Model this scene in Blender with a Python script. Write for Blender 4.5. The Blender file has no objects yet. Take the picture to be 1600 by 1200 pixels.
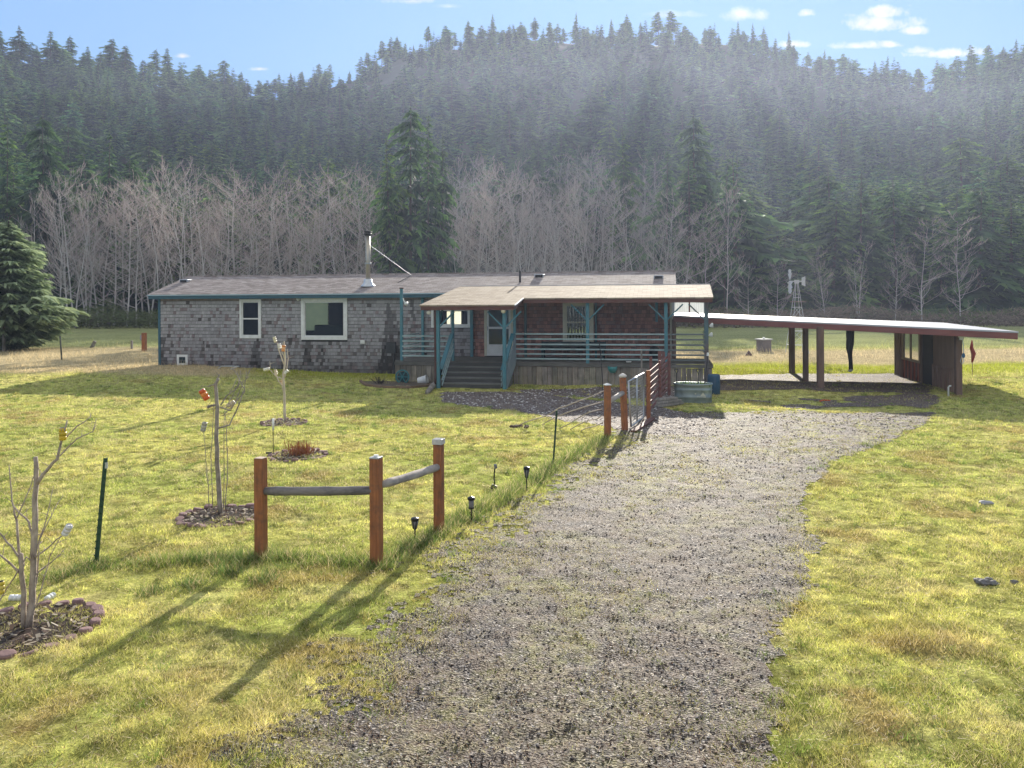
import bpy, math, random
import numpy as np
from mathutils import Vector, Matrix
random.seed(7); RNG = np.random.default_rng(11)
sc = bpy.context.scene
COL = sc.collection
R = math.radians

# ------------------------------------------------------------------ camera geometry
F, CX, CY, CAMZ, ROLL = 1250.0, 800.0, 465.0, 3.2, 0.0055
SUN_EL, SUN_AZ = R(21.0), R(12.0)          # azimuth measured from +Y toward +X

def ray(px, py):
    a, b = px - CX, CY - py
    return ((a + b * ROLL) / F, (b - a * ROLL) / F)      # x/Y, z/Y

# ------------------------------------------------------------------ noise helpers (numpy)
def _hash(ix, iy, seed):
    h = (ix.astype(np.int64) * 374761393 + iy.astype(np.int64) * 668265263 + seed * 974634541) & 0x7fffffff
    h = ((h ^ (h >> 13)) * 1274126177) & 0x7fffffff
    h = h ^ (h >> 16)
    return (h & 0xffff) / 65535.0

def vnoise(x, y, seed=0):
    x = np.asarray(x, float); y = np.asarray(y, float)
    ix = np.floor(x); iy = np.floor(y); fx = x - ix; fy = y - iy
    fx = fx * fx * (3 - 2 * fx); fy = fy * fy * (3 - 2 * fy)
    a = _hash(ix, iy, seed); b = _hash(ix + 1, iy, seed); c = _hash(ix, iy + 1, seed); d = _hash(ix + 1, iy + 1, seed)
    return (a * (1 - fx) + b * fx) * (1 - fy) + (c * (1 - fx) + d * fx) * fy

def fbm(x, y, seed=0, octv=3):
    v, amp, tot = 0.0, 1.0, 0.0
    for k in range(octv):
        v = v + amp * vnoise(np.asarray(x) * 2 ** k, np.asarray(y) * 2 ** k, seed + k * 17); tot += amp; amp *= 0.5
    return v / tot

def sstep(a, b, x):
    t = np.clip((np.asarray(x, float) - a) / (b - a), 0, 1)
    return t * t * (3 - 2 * t)

# ------------------------------------------------------------------ terrain
def gz0(x, y):
    x = np.asarray(x, float); y = np.asarray(y, float)
    z = 0.26 * sstep(-6, -15, x) * sstep(24, 33, y)
    z = z - 0.15 * np.exp(-(((x + 0.5) / 6.0) ** 2 + ((y - 29.0) / 3.0) ** 2))
    return z

def gz(x, y):
    z = gz0(x, y)
    fade = sstep(60, 40, y)
    return z + fade * (0.05 * (fbm(np.asarray(x) * 0.35, np.asarray(y) * 0.35, 5) - 0.5)
                       + 0.045 * (fbm(np.asarray(x) * 1.6, np.asarray(y) * 1.6, 9) - 0.5)
                       + sstep(27, 20, y) * 0.05 * (fbm(np.asarray(x) * 5.0, np.asarray(y) * 5.0, 12, 2) - 0.5))

def G(px, py):
    u, v = ray(px, py)
    Y = -CAMZ / v
    for _ in range(6):
        Y = (float(gz(u * Y, Y)) - CAMZ) / v
    return Vector((u * Y, Y, float(gz(u * Y, Y))))

def P(px, py, Y):
    u, v = ray(px, py)
    return Vector((u * Y, Y, CAMZ + v * Y))

SKYX = [-900, -300, -100, 0, 100, 200, 300, 380, 450, 500, 560, 620, 690, 740, 840, 960, 1040, 1130, 1200, 1300, 1400, 1430, 1500, 1600, 1750, 2300]
SKYY = [24, 30, 40, 42, 46, 76, 88, 97, 106, 96, 80, 50, 32, 34, 20, 34, 28, 28, 52, 74, 88, 102, 78, 56, 52, 38]
def ridge(px):
    ys = np.interp(px, SKYX, SKYY)
    Rr = np.interp(px, [-900, 0, 250, 450, 620, 1200, 1600, 2300], [290, 290, 360, 500, 560, 560, 420, 360])
    zc = CAMZ + (CY - ys) / F * Rr - 19.0
    return Rr, zc
H0 = 90.0
def hill(x, y):
    x = np.asarray(x, float); y = np.asarray(y, float)
    px = 800 + F * x / np.maximum(y, 30)
    Rr, zc = ridge(px)
    s = np.clip((y - H0) / (Rr - H0), 0, 1)
    z = zc * (0.75 * s ** 1.25 + 0.25 * s * s * (3 - 2 * s))
    z = np.where(y > Rr, zc - 0.12 * (y - Rr), z)
    return z + np.where(y > H0, 3.0 * (fbm(x * 0.03, y * 0.03, 3) - 0.5) * np.clip((y - H0) / 20, 0, 1), 0)

# ------------------------------------------------------------------ house frame
TH = math.atan(0.19); HC, HS = math.cos(TH), math.sin(TH); HY0 = 32.97
HLOC, HROT = Vector((0, HY0, 0)), -TH
def hp(px, py, yl):
    u, v = ray(px, py)
    Y = (yl + HY0 * HC) / (u * HS + HC)
    X = u * Y
    return X * HC - (Y - HY0) * HS, CAMZ + v * Y
def ht(px, yl): return hp(px, 500, yl)[0]
def hz(px, py, yl): return hp(px, py, yl)[1]
def h2w(t, yl, z=0): return Vector((t * HC + yl * HS, HY0 - t * HS + yl * HC, z))

# ------------------------------------------------------------------ mesh building
class MB:
    def __init__(s): s.v = []; s.f = []; s.c = []; s.mi = []; s.cur = (1, 1, 1); s.m = 0
    def col(s, *c): s.cur = c if len(c) == 3 else c[0]; return s
    def face(s, pts):
        n = len(s.v); s.v += [tuple(p) for p in pts]; s.f.append(tuple(range(n, n + len(pts)))); s.c.append(s.cur); s.mi.append(s.m)
    def raw(s, verts, faces):
        n = len(s.v); s.v += [tuple(p) for p in verts]
        for f in faces: s.f.append(tuple(i + n for i in f)); s.c.append(s.cur); s.mi.append(s.m)
        return s
    def frame(s, o, X, Y, Z, sx, sy, sz):     # box centred at o with unit axes
        hx, hy, hz_ = X * sx / 2, Y * sy / 2, Z * sz / 2
        p = [o + a * hx + b * hy + c * hz_ for c in (-1, 1) for b in (-1, 1) for a in (-1, 1)]
        return s.raw(p, [(0, 2, 3, 1), (4, 5, 7, 6), (0, 1, 5, 4), (2, 6, 7, 3), (0, 4, 6, 2), (1, 3, 7, 5)])
    def box(s, x0, x1, y0, y1, z0, z1):
        return s.frame(Vector(((x0 + x1) / 2, (y0 + y1) / 2, (z0 + z1) / 2)), Vector((1, 0, 0)), Vector((0, 1, 0)), Vector((0, 0, 1)), abs(x1 - x0), abs(y1 - y0), abs(z1 - z0))
    def beam(s, p0, p1, w, h, up=(0, 0, 1)):  # w sideways, h along 'up'
        p0, p1 = Vector(p0), Vector(p1); d = p1 - p0; L = d.length; d.normalize(); up = Vector(up)
        sd = d.cross(up)
        if sd.length < 1e-4: sd = d.cross(Vector((0, 1, 0)))
        sd.normalize(); u2 = sd.cross(d)
        return s.frame((p0 + p1) / 2, d, sd, u2, L, w, h)
    def tube(s, pts, rad, n=6, cap=True):
        pts = [Vector(p) for p in pts]
        if not hasattr(rad, '__len__'): rad = [rad] * len(pts)
        rings = []; ref = None
        for i, p in enumerate(pts):
            d = (pts[min(i + 1, len(pts) - 1)] - pts[max(i - 1, 0)])
            if d.length < 1e-9: d = Vector((0, 0, 1))
            d.normalize()
            if ref is None:
                ref = d.cross(Vector((0.31, 0.95, 0.05)))
                if ref.length < 1e-3: ref = d.cross(Vector((1, 0, 0)))
            ref = ref - d * ref.dot(d)
            if ref.length < 1e-6: ref = d.orthogonal()
            ref.normalize(); b = d.cross(ref)
            rings.append([p + (ref * math.cos(2 * math.pi * k / n) + b * math.sin(2 * math.pi * k / n)) * rad[i] for k in range(n)])
        vs = [q for r_ in rings for q in r_]; fs = []
        for i in range(len(pts) - 1):
            for k in range(n):
                k2 = (k + 1) % n; fs.append((i * n + k, i * n + k2, (i + 1) * n + k2, (i + 1) * n + k))
        if cap: fs.append(tuple(range(n - 1, -1, -1))); fs.append(tuple(range((len(pts) - 1) * n, len(pts) * n)))
        return s.raw(vs, fs)
    def lathe(s, prof, n=20, o=(0, 0, 0), axis=(0, 0, 1)):    # prof: (radius, height)
        o = Vector(o); ax = Vector(axis).normalized(); r1 = ax.orthogonal().normalized(); r2 = ax.cross(r1)
        vs = []; fs = []
        for (r_, h) in prof:
            for k in range(n):
                a = 2 * math.pi * k / n; vs.append(o + ax * h + (r1 * math.cos(a) + r2 * math.sin(a)) * r_)
        for i in range(len(prof) - 1):
            for k in range(n):
                k2 = (k + 1) % n; fs.append((i * n + k, i * n + k2, (i + 1) * n + k2, (i + 1) * n + k))
        if prof[0][0] > 1e-6: fs.append(tuple(range(n - 1, -1, -1)))
        if prof[-1][0] > 1e-6: fs.append(tuple(range((len(prof) - 1) * n, len(prof) * n)))
        return s.raw(vs, fs)
    def blob(s, o, rx, ry, rz_, seed=0, n=10, m=7, rough=.2):
        o = Vector(o); rr = random.Random(seed); vs = []; fs = []
        for i in range(m + 1):
            th = math.pi * i / m
            for k in range(n):
                a = 2 * math.pi * k / n; q = 1 + rough * (rr.random() - .5) * (1 if 0 < i < m else 0)
                vs.append(o + Vector((rx * math.sin(th) * math.cos(a) * q, ry * math.sin(th) * math.sin(a) * q, rz_ * math.cos(th) * q)))
        for i in range(m):
            for k in range(n):
                k2 = (k + 1) % n; fs.append((i * n + k, (i + 1) * n + k, (i + 1) * n + k2, i * n + k2))
        return s.raw(vs, fs)
    def mesh(s, name, mats, smooth=False):
        me = bpy.data.meshes.new(name); me.from_pydata(s.v, [], s.f); 
        for m in (mats if isinstance(mats, (list, tuple)) else [mats]): me.materials.append(m)
        at = me.attributes.new('Col', 'FLOAT_COLOR', 'FACE')
        at.data.foreach_set('color', np.array([(c[0], c[1], c[2], 1) for c in s.c], np.float32).ravel())
        me.polygons.foreach_set('material_index', s.mi)
        if smooth: me.polygons.foreach_set('use_smooth', [True] * len(s.f))
        me.update(); return me
    def build(s, name, mats, parent=None, smooth=False, bevel=0, label=None):
        o = bpy.data.objects.new(name, s.mesh(name, mats, smooth)); COL.objects.link(o)
        if parent is not None: o.parent = parent
        if bevel:
            b = o.modifiers.new('bev', 'BEVEL'); b.width = bevel; b.segments = 2; b.limit_method = 'ANGLE'
            w = o.modifiers.new('wn', 'WEIGHTED_NORMAL') if False else None
        if label: o['label'] = label
        return o

def npmesh(name, verts, faces, mats, cols=None, smooth=False):
    """verts (n,3), faces (m,k) arrays, cols (m,3) per face"""
    me = bpy.data.meshes.new(name); n, m, k = len(verts), len(faces), faces.shape[1]
    me.vertices.add(n); me.vertices.foreach_set('co', verts.astype(np.float32).ravel())
    me.loops.add(m * k); me.loops.foreach_set('vertex_index', faces.astype(np.int32).ravel())
    me.polygons.add(m); me.polygons.foreach_set('loop_start', np.arange(0, m * k, k, dtype=np.int32))
    for mm in (mats if isinstance(mats, (list, tuple)) else [mats]): me.materials.append(mm)
    if cols is not None:
        at = me.attributes.new('Col', 'FLOAT_COLOR', 'FACE')
        at.data.foreach_set('color', np.concatenate([cols, np.ones((m, 1))], 1).astype(np.float32).ravel())
    if smooth: me.polygons.foreach_set('use_smooth', np.ones(m, bool))
    me.update(calc_edges=True); me.validate(); return me

def tag(o, label=None, cat=None, group=None, kind=None):
    if label: o['label'] = label
    if cat: o['category'] = cat
    if group: o['group'] = group
    if kind: o['kind'] = kind
    return o
def thing(name, label, cat, loc=(0, 0, 0), rz=0, group=None):
    o = bpy.data.objects.new(name, None); COL.objects.link(o); o.location = loc; o.rotation_euler = (0, 0, rz); o.empty_display_size = .2
    return tag(o, label, cat, group)
def put(name, me, parent=None, loc=(0, 0, 0)):
    o = bpy.data.objects.new(name, me); COL.objects.link(o); o.location = loc
    if parent is not None: o.parent = parent
    return o
def dup(root, loc, rz=0, scale=None, label=None, group=None):
    r_ = root.copy(); COL.objects.link(r_); r_.location = loc; r_.rotation_euler = (0, 0, rz)
    if scale is not None: r_.scale = scale
    if label: r_['label'] = label
    if group: r_['group'] = group
    for ch in list(root.children):
        c = ch.copy(); COL.objects.link(c); c.parent = r_
        for g in list(ch.children):
            d = g.copy(); COL.objects.link(d); d.parent = c
    return r_

# ------------------------------------------------------------------ materials
def newmat(name):
    m = bpy.data.materials.new(name); m.use_nodes = True; nt = m.node_tree; nt.nodes.clear()
    out = nt.nodes.new('ShaderNodeOutputMaterial'); return m, nt, out
def N(nt, t, **kw):
    n = nt.nodes.new(t)
    for k, v in kw.items():
        if k in n.inputs: n.inputs[k].default_value = v
        else: setattr(n, k, v)
    return n
def L(nt, a, b): nt.links.new(a, b)
def ramp(nt, fac, stops):
    r_ = nt.nodes.new('ShaderNodeValToRGB'); L(nt, fac, r_.inputs[0]); e = r_.color_ramp.elements
    while len(e) < len(stops): e.new(0.5)
    for i, (p, c) in enumerate(stops): e[i].position = p; e[i].color = (*c, 1) if len(c) == 3 else c
    return r_.outputs[0]
def mixc(nt, fac, a, b, mode='MIX'):
    n = nt.nodes.new('ShaderNodeMix'); n.data_type = 'RGBA'; n.blend_type = mode
    for idx, val in ((0, fac), (6, a), (7, b)):
        if hasattr(val, 'node'): L(nt, val, n.inputs[idx])
        elif idx == 0: n.inputs[0].default_value = val
        else: n.inputs[idx].default_value = (*val, 1)
    return n.outputs[2]
def noise(nt, vec, scale, detail=4, rough=.55, dist=0):
    n = nt.nodes.new('ShaderNodeTexNoise'); n.inputs['Scale'].default_value = scale; n.inputs['Detail'].default_value = detail
    n.inputs['Roughness'].default_value = rough; n.inputs['Distortion'].default_value = dist
    if vec is not None: L(nt, vec, n.inputs['Vector'])
    return n.outputs[0]
def coords(nt, stretch=(1, 1, 1), kind='Object'):
    tc = nt.nodes.new('ShaderNodeTexCoord'); mp = nt.nodes.new('ShaderNodeMapping'); mp.inputs['Scale'].default_value = stretch
    L(nt, tc.outputs[kind], mp.inputs[0]); return mp.outputs[0]
def mat(name, c1, c2=None, scale=6, stretch=(1, 1, 1), rough=.8, metallic=0, bump=.25, bscale=None, attr=False, dirt=None, transl=0, spec=.35, fleck=None):
    """c1/c2 mixed by noise; attr: multiplied by the face colour; dirt=(colour, amount)"""
    m, nt, out = newmat(name); v = coords(nt, stretch)
    c2 = c2 or tuple(x * .75 for x in c1)
    n1 = noise(nt, v, scale, 5, .6, .3); c = ramp(nt, n1, [(.3, c1), (.7, c2)])
    if attr:
        a = N(nt, 'ShaderNodeAttribute', attribute_name='Col'); c = mixc(nt, 1.0, c, a.outputs['Color'], 'MULTIPLY')
    if dirt:
        v2 = coords(nt); d = ramp(nt, noise(nt, v2, dirt[2] if len(dirt) > 2 else 1.3, 6, .65), [(.48, (0, 0, 0)), (.7, (1, 1, 1))])
        mm = N(nt, 'ShaderNodeMath', operation='MULTIPLY'); L(nt, d, mm.inputs[0]); mm.inputs[1].default_value = dirt[1]
        c = mixc(nt, mm.outputs[0], c, dirt[0])
    b = N(nt, 'ShaderNodeBsdfPrincipled', Roughness=rough, Metallic=metallic); b.inputs['Specular IOR Level'].default_value = spec
    L(nt, c, b.inputs['Base Color'])
    if bump:
        bp = N(nt, 'ShaderNodeBump', Strength=bump, Distance=.02); L(nt, noise(nt, v, bscale or scale * 3, 4, .6), bp.inputs['Height']); L(nt, bp.outputs[0], b.inputs['Normal'])
    sh = b.outputs[0]
    if transl:
        t = N(nt, 'ShaderNodeBsdfTranslucent'); L(nt, c, t.inputs[0]); mx = N(nt, 'ShaderNodeMixShader'); mx.inputs[0].default_value = transl
        L(nt, sh, mx.inputs[1]); L(nt, t.outputs[0], mx.inputs[2]); sh = mx.outputs[0]
    L(nt, sh, out.inputs[0]); return m
SKY_STR, SUN_STR, HAZE = .15, 5.0, .0004
SKY_TOP, SKY_GAIN, EXPO, SKY_FILL = (1.12, 2.0, 3.6), 2.2, 1.82, 3.2
NGRASS, NDRY, NSTONE = 850000, 60000, 42000
# ------------------------------------------------------------------ camera, sky, sun
cam = bpy.data.cameras.new('camera'); cob = bpy.data.objects.new('camera', cam); COL.objects.link(cob)
cam.sensor_width = 36; cam.lens = 36 * F / 1600; cam.shift_y = -(600 - CY) / 1600; cam.clip_end = 5000; cam.clip_start = .1
cob.matrix_world = Matrix.Translation((0, 0, CAMZ)) @ Matrix.Rotation(R(90), 4, 'X') @ Matrix.Rotation(-ROLL, 4, 'Z')
sc.camera = cob
sc.view_settings.view_transform = 'Standard'; sc.view_settings.look = 'None'; sc.view_settings.exposure = 0; sc.view_settings.gamma = 1
sc.cycles.use_denoising = True; sc.cycles.max_bounces = 8; sc.cycles.transparent_max_bounces = 12; sc.cycles.volume_bounces = 0
sc.cycles.film_exposure = EXPO; sc.cycles.sample_clamp_indirect = 6; sc.cycles.caustics_reflective = False; sc.cycles.caustics_refractive = False

w = bpy.data.worlds.new('World'); sc.world = w; w.use_nodes = True; nt = w.node_tree; nt.nodes.clear()
wo = nt.nodes.new('ShaderNodeOutputWorld'); bg = nt.nodes.new('ShaderNodeBackground'); bg.inputs[1].default_value = SKY_STR
sky = nt.nodes.new('ShaderNodeTexSky'); sky.sky_type = 'NISHITA'; sky.sun_disc = False; sky.sun_elevation = SUN_EL
sky.sun_rotation = SUN_AZ; sky.air_density = 1.0; sky.dust_density = .15; sky.ozone_density = 2.2; sky.altitude = 100
# soft shoulder on the sky so that the air round the low sun keeps its blue
class _H: pass
sps = nt.nodes.new('ShaderNodeSeparateColor'); L(nt, sky.outputs[0], sps.inputs[0]); cbs = nt.nodes.new('ShaderNodeCombineColor')
for i_, top_ in enumerate(SKY_TOP):
    m1 = nt.nodes.new('ShaderNodeMath'); m1.operation = 'MULTIPLY'; L(nt, sps.outputs[i_], m1.inputs[0]); m1.inputs[1].default_value = -SKY_GAIN / top_
    m2 = nt.nodes.new('ShaderNodeMath'); m2.operation = 'EXPONENT'; L(nt, m1.outputs[0], m2.inputs[0])
    m3 = nt.nodes.new('ShaderNodeMath'); m3.operation = 'SUBTRACT'; m3.inputs[0].default_value = 1; L(nt, m2.outputs[0], m3.inputs[1])
    m4 = nt.nodes.new('ShaderNodeMath'); m4.operation = 'MULTIPLY'; L(nt, m3.outputs[0], m4.inputs[0]); m4.inputs[1].default_value = top_; L(nt, m4.outputs[0], cbs.inputs[i_])
hs = cbs
# small cumulus low over the ridge
tc = nt.nodes.new('ShaderNodeTexCoord'); sx = nt.nodes.new('ShaderNodeSeparateXYZ'); L(nt, tc.outputs['Generated'], sx.inputs[0])
def mth(op, a, b=None, c=None):
    n = nt.nodes.new('ShaderNodeMath'); n.operation = op
    for i, v in enumerate((a, b, c)):
        if v is None: continue
        if hasattr(v, 'node'): L(nt, v, n.inputs[i])
        else: n.inputs[i].default_value = v
    return n.outputs[0]
ydiv = mth('MAXIMUM', sx.outputs[1], .05)
U, V = mth('DIVIDE', sx.outputs[0], ydiv), mth('DIVIDE', sx.outputs[2], ydiv)
cmb = nt.nodes.new('ShaderNodeCombineXYZ'); L(nt, U, cmb.inputs[0]); L(nt, V, cmb.inputs[1])
nz = noise(nt, cmb.outputs[0], 34, 7, .62)
tot = None
for (px, py, rx, ry, k) in ((1372, 38, 66, 19, 1), (1385, 22, 40, 16, 1), (1428, 49, 26, 10, .9), (1478, 84, 66, 12, 1), (1440, 80, 30, 9, .8), (1345, 72, 40, 8, .7), (1392, 70, 26, 8, .75), (1165, 24, 42, 15, .55),
                            (1260, 21, 15, 9, .7), (1240, 70, 30, 8, .7), (1055, 24, 50, 8, .3), (285, 88, 12, 5, .6), (405, 108, 18, 5, .6), (640, 2, 40, 7, .4), (700, 10, 24, 6, .3)):
    u, v = ray(px, py)
    a = mth('MULTIPLY', mth('SUBTRACT', U, u), F / rx); b0 = mth('SUBTRACT', V, v)
    b = mth('MAXIMUM', mth('MULTIPLY', b0, F / ry), mth('MULTIPLY', b0, -F / (ry * .62)))
    d = mth('SQRT', mth('ADD', mth('MULTIPLY', a, a), mth('MULTIPLY', b, b)))
    e = mth('MULTIPLY', mth('SUBTRACT', 1.0, d), 1.0)
    e = mth('MULTIPLY', mth('ADD', e, mth('MULTIPLY', mth('SUBTRACT', nz, .5), 2.4)), k)
    e = mth('MAXIMUM', e, 0.0)
    tot = e if tot is None else mth('MAXIMUM', tot, e)
cf = mth('MINIMUM', mth('MULTIPLY', tot, 1.5), .92)
cn = noise(nt, cmb.outputs[0], 60, 5, .6)
ccol = ramp(nt, cn, [(.3, (.72, .77, .86)), (.62, (1, 1, 1))])
csc = mixc(nt, 1.0, ccol, (.95 / SKY_STR / EXPO,) * 3, 'MULTIPLY')
# added neutral fill brightness in the sky overhead and behind the viewpoint, unseen
fill_mask = mth('SUBTRACT', sx.outputs[2], mth('MULTIPLY', sx.outputs[1], .5)); fill_mask = mth('MULTIPLY', mth('SUBTRACT', fill_mask, .25), 2.2); fill_mask = mth('MINIMUM', mth('MAXIMUM', fill_mask, 0.0), 1.0)
fill_mask = mth('MULTIPLY', mth('MULTIPLY', fill_mask, fill_mask), .85); base_sky = mixc(nt, fill_mask, hs.outputs[0], tuple(SKY_FILL * q for q in (1.0, .99, .97)))
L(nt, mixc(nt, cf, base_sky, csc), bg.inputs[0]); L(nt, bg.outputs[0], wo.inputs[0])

sl = bpy.data.lights.new('sun', 'SUN'); sl.energy = SUN_STR; sl.angle = R(.5); sl.color = (1, .93, .82)
so = bpy.data.objects.new('sun', sl); COL.objects.link(so); so.location = (20, 60, 40)
sd = Vector((math.sin(SUN_AZ) * math.cos(SUN_EL), math.cos(SUN_AZ) * math.cos(SUN_EL), math.sin(SUN_EL)))
so.rotation_euler = sd.to_track_quat('Z', 'Y').to_euler()

# ------------------------------------------------------------------ haze: thin air over the valley, sunlit from behind
if HAZE > 0:
    hb = MB(); hb.box(-900, 1000, -60, 840, -30, 78)
    m, nt2, out = newmat('valley_haze'); vs_ = N(nt2, 'ShaderNodeVolumeScatter', Density=HAZE, Anisotropy=.52); vs_.inputs['Color'].default_value = (.66, .76, 1, 1)
    L(nt2, vs_.outputs[0], out.inputs['Volume'])
    ho = hb.build('haze', m); tag(ho, 'thin sunlit haze hanging in the valley air before the forested hill', 'haze', kind='stuff')

# ------------------------------------------------------------------ region masks on the ground
def g0(px, py):
    u, v = ray(px, py); Y = -CAMZ / v; return u * Y, Y
def edge(pts):
    p = sorted((g0(*q)[::-1] for q in pts)); a = np.array(p); return a[:, 0], a[:, 1]
DL = edge([(440, 1290), (500, 1200), (560, 1090), (650, 990), (735, 880), (790, 820), (880, 765), (930, 722), (995, 692), (1014, 664), (1060, 648)])
DR = edge([(1210, 1290), (1218, 1200), (1228, 1080), (1243, 950), (1252, 850), (1250, 790), (1300, 722), (1395, 684), (1440, 662), (1470, 648)])
def drive_d(x, y):
    l = np.interp(y, DL[0], DL[1]); r_ = np.interp(y, DR[0], DR[1])
    d = np.minimum(x - l, r_ - x)
    return np.minimum(d, (21.9 - y) * 1.0)
def drive_mid(x, y):
    l = np.interp(y, DL[0], DL[1]); r_ = np.interp(y, DR[0], DR[1]); f = (x - l) / (r_ - l); return .12 * np.exp(-((f - .47) / .16) ** 2) + .26 * np.exp(-(np.maximum(f, 0) / .16) ** 2) - .07 + .16 * sstep(15.5, 19, y) * sstep(.45, .8, f)
def drive_moss(x, y): return np.clip((fbm(x * 1.0, y * .42, 54) - .46 + drive_mid(x, y)) * 4.6, 0, 1)
def drive_soft(x, y):
    """0 at the crisp right-hand edge, 1 along the mossy left-hand one"""
    l = np.interp(y, DL[0], DL[1]); r_ = np.interp(y, DR[0], DR[1]); return sstep(.25, .75, (r_ - x) / (r_ - l))
def poly_world(pts): return np.array([g0(*q) for q in pts])
def in_poly(x, y, poly):
    x = np.asarray(x); ins = np.zeros(x.shape, bool); n = len(poly)
    for i in range(n):
        x1, y1 = poly[i]; x2, y2 = poly[(i + 1) % n]
        if y1 == y2: continue
        c = ((y1 > y) != (y2 > y)) & (x < (x2 - x1) * (y - y1) / (y2 - y1) + x1); ins ^= c
    return ins
PATH = poly_world([(688, 618), (690, 608), (800, 606), (845, 612), (900, 622), (1000, 634), (1052, 640), (1100, 655), (1105, 684), (1010, 678), (955, 668), (890, 660), (820, 645), (740, 634), (694, 628)])
BED = poly_world([(815, 603), (1110, 600), (1108, 612), (1040, 622), (940, 622), (860, 615), (818, 612)])
PAD = poly_world([(1075, 586), (1412, 584), (1440, 600), (1470, 622), (1440, 646), (1240, 640), (1120, 612)])
# house footprint
def in_house(x, y):
    t = x * HC - (y - HY0) * HS; yl = x * HS + (y - HY0) * HC
    return ((t > -16.3) & (t < 6.5) & (yl > -.05) & (yl < 5.3)) | ((t > -5.0) & (t < 7.7) & (yl > -2.45) & (yl < .1)) | ((t > -3.1) & (t < -.2) & (yl > -4.3) & (yl < -2))

# fence line along which the grass grows long
FLINE = [g0(*q) for q in ((60, 905), (150, 885), (408, 873), (590, 883), (686, 834), (790, 775), (868, 730), (948, 684))]
def fline_d(x, y):
    d = np.full(np.shape(x), 99.0)
    for (a, b) in zip(FLINE[:-1], FLINE[1:]):
        ax, ay = a; bx, by = b; dx, dy = bx - ax, by - ay
        t = np.clip(((x - ax) * dx + (y - ay) * dy) / (dx * dx + dy * dy), 0, 1)
        d = np.minimum(d, np.hypot(x - ax - t * dx, y - ay - t * dy))
    return d

def zone_color(x, y):
    """albedo of the ground cover at a point"""
    x = np.asarray(x, float); y = np.asarray(y, float)
    n1 = fbm(x * .5, y * .5, 21)[..., None]; n2 = fbm(x * 2.2, y * 2.2, 22)[..., None]; n3 = fbm(x * .14, y * .14, 23)[..., None]
    lawn = np.array([.545, .53, .155]); green = np.array([.33, .385, .095]); straw = np.array([.66, .56, .27])
    c = lawn + (green - lawn) * np.clip((n1 - .42) * 3.2, 0, 1) * .7
    c = c + (straw - c) * np.clip((n2 - .52) * 3.2, 0, 1) * .5
    c = c + (green - c) * np.clip((n3 - .5) * 3, 0, 1) * .35
    n4 = fbm(x * 6.5, y * 6.5, 24)[..., None]; c = c * (.60 + .85 * np.clip((n4 - .22) * 1.8, 0, 1)); br = np.array([.40, .27, .11]); c = c + (br - c) * np.clip((fbm(x * 1.1, y * 1.1, 25)[..., None] - .60) * 5, 0, 1) * .6
    dry = np.array([.60, .49, .29]) * (.8 + .4 * n2); field = np.array([.36, .38, .17]) * (.8 + .4 * n1); lush = np.array([.42, .45, .06]) * (.8 + .4 * n2)
    u = x / np.maximum(y, 1)
    wob = (fbm(x * .25, y * .25, 31) - .5) * 3.0 + (fbm(x * 1.1, y * 1.1, 33) - .5) * 2.0
    left = sstep(-.30, -.36, u)[..., None]
    kd = (sstep(30.5, 33, y + wob) * sstep(53, 49, y + wob))[..., None] * left
    kr = (sstep(36.5, 39, y + wob) * sstep(50, 46.5, y + wob * .8))[..., None] * (1 - left)
    kl = (sstep(31.5, 33.5, y) * sstep(38.5, 36.5, y + wob))[..., None] * (1 - left)
    c = c + (lush - c) * kl
    c = c + (dry - c) * np.maximum(kd, kr)
    kf = sstep(47, 52, y + wob * .5)[..., None]
    c = c + (field - c) * kf
    return c

# ------------------------------------------------------------------ ground sheet
def ground_mat():
    m, nt, out = newmat('turf_soil'); v = coords(nt)
    a = N(nt, 'ShaderNodeAttribute', attribute_name='Col')
    n1 = noise(nt, v, 5.5, 8, .72, .4); n2 = noise(nt, v, 38, 6, .7); n3 = noise(nt, v, 17, 5, .7, 1.0)
    dark = mixc(nt, 1.0, a.outputs['Color'], (.50, .52, .46), 'MULTIPLY')
    k = ramp(nt, n1, [(.36, (0, 0, 0)), (.56, (1, 1, 1))]); c = mixc(nt, k, dark, a.outputs['Color'])
    k2 = ramp(nt, n2, [(.35, (.42, .42, .42)), (.65, (1.25, 1.25, 1.25))]); c = mixc(nt, .85, c, k2, 'MULTIPLY')
    k3 = ramp(nt, n3, [(.60, (0, 0, 0)), (.72, (1, 1, 1))]); kk = N(nt, 'ShaderNodeMath', operation='MULTIPLY'); L(nt, k3, kk.inputs[0]); kk.inputs[1].default_value = .5
    c = mixc(nt, kk.outputs[0], c, (.58, .49, .25))
    b = N(nt, 'ShaderNodeBsdfDiffuse'); L(nt, c, b.inputs[0])
    bp = N(nt, 'ShaderNodeBump', Strength=.9, Distance=.05); L(nt, noise(nt, v, 22, 8, .72), bp.inputs['Height']); L(nt, bp.outputs[0], b.inputs['Normal'])
    L(nt, b.outputs[0], out.inputs[0]); return m
def grid(ys, us, xscale, zfn):
    X = us[None, :] * xscale(ys)[:, None]; Y = np.repeat(ys[:, None], len(us), 1); Z = zfn(X, Y)
    v = np.stack([X, Y, Z], -1).reshape(-1, 3); ny, nx = X.shape
    i = np.arange(ny - 1)[:, None] * nx + np.arange(nx - 1)[None, :]
    f = np.stack([i, i + 1, i + nx + 1, i + nx], -1).reshape(-1, 4)
    return v, f
ys = np.concatenate([np.arange(-20, 4, 1.5), np.arange(4, 12, .07), np.arange(12, 24, .13), np.arange(24, 56, .35), np.arange(56, 100, 1.2)])
us = np.linspace(-1.5, 1.5, 420)
v, f = grid(ys, us, lambda y: np.maximum(y, 0) * .62 + 7.5 + np.maximum(y - 50, 0) * .5, gz)
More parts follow.
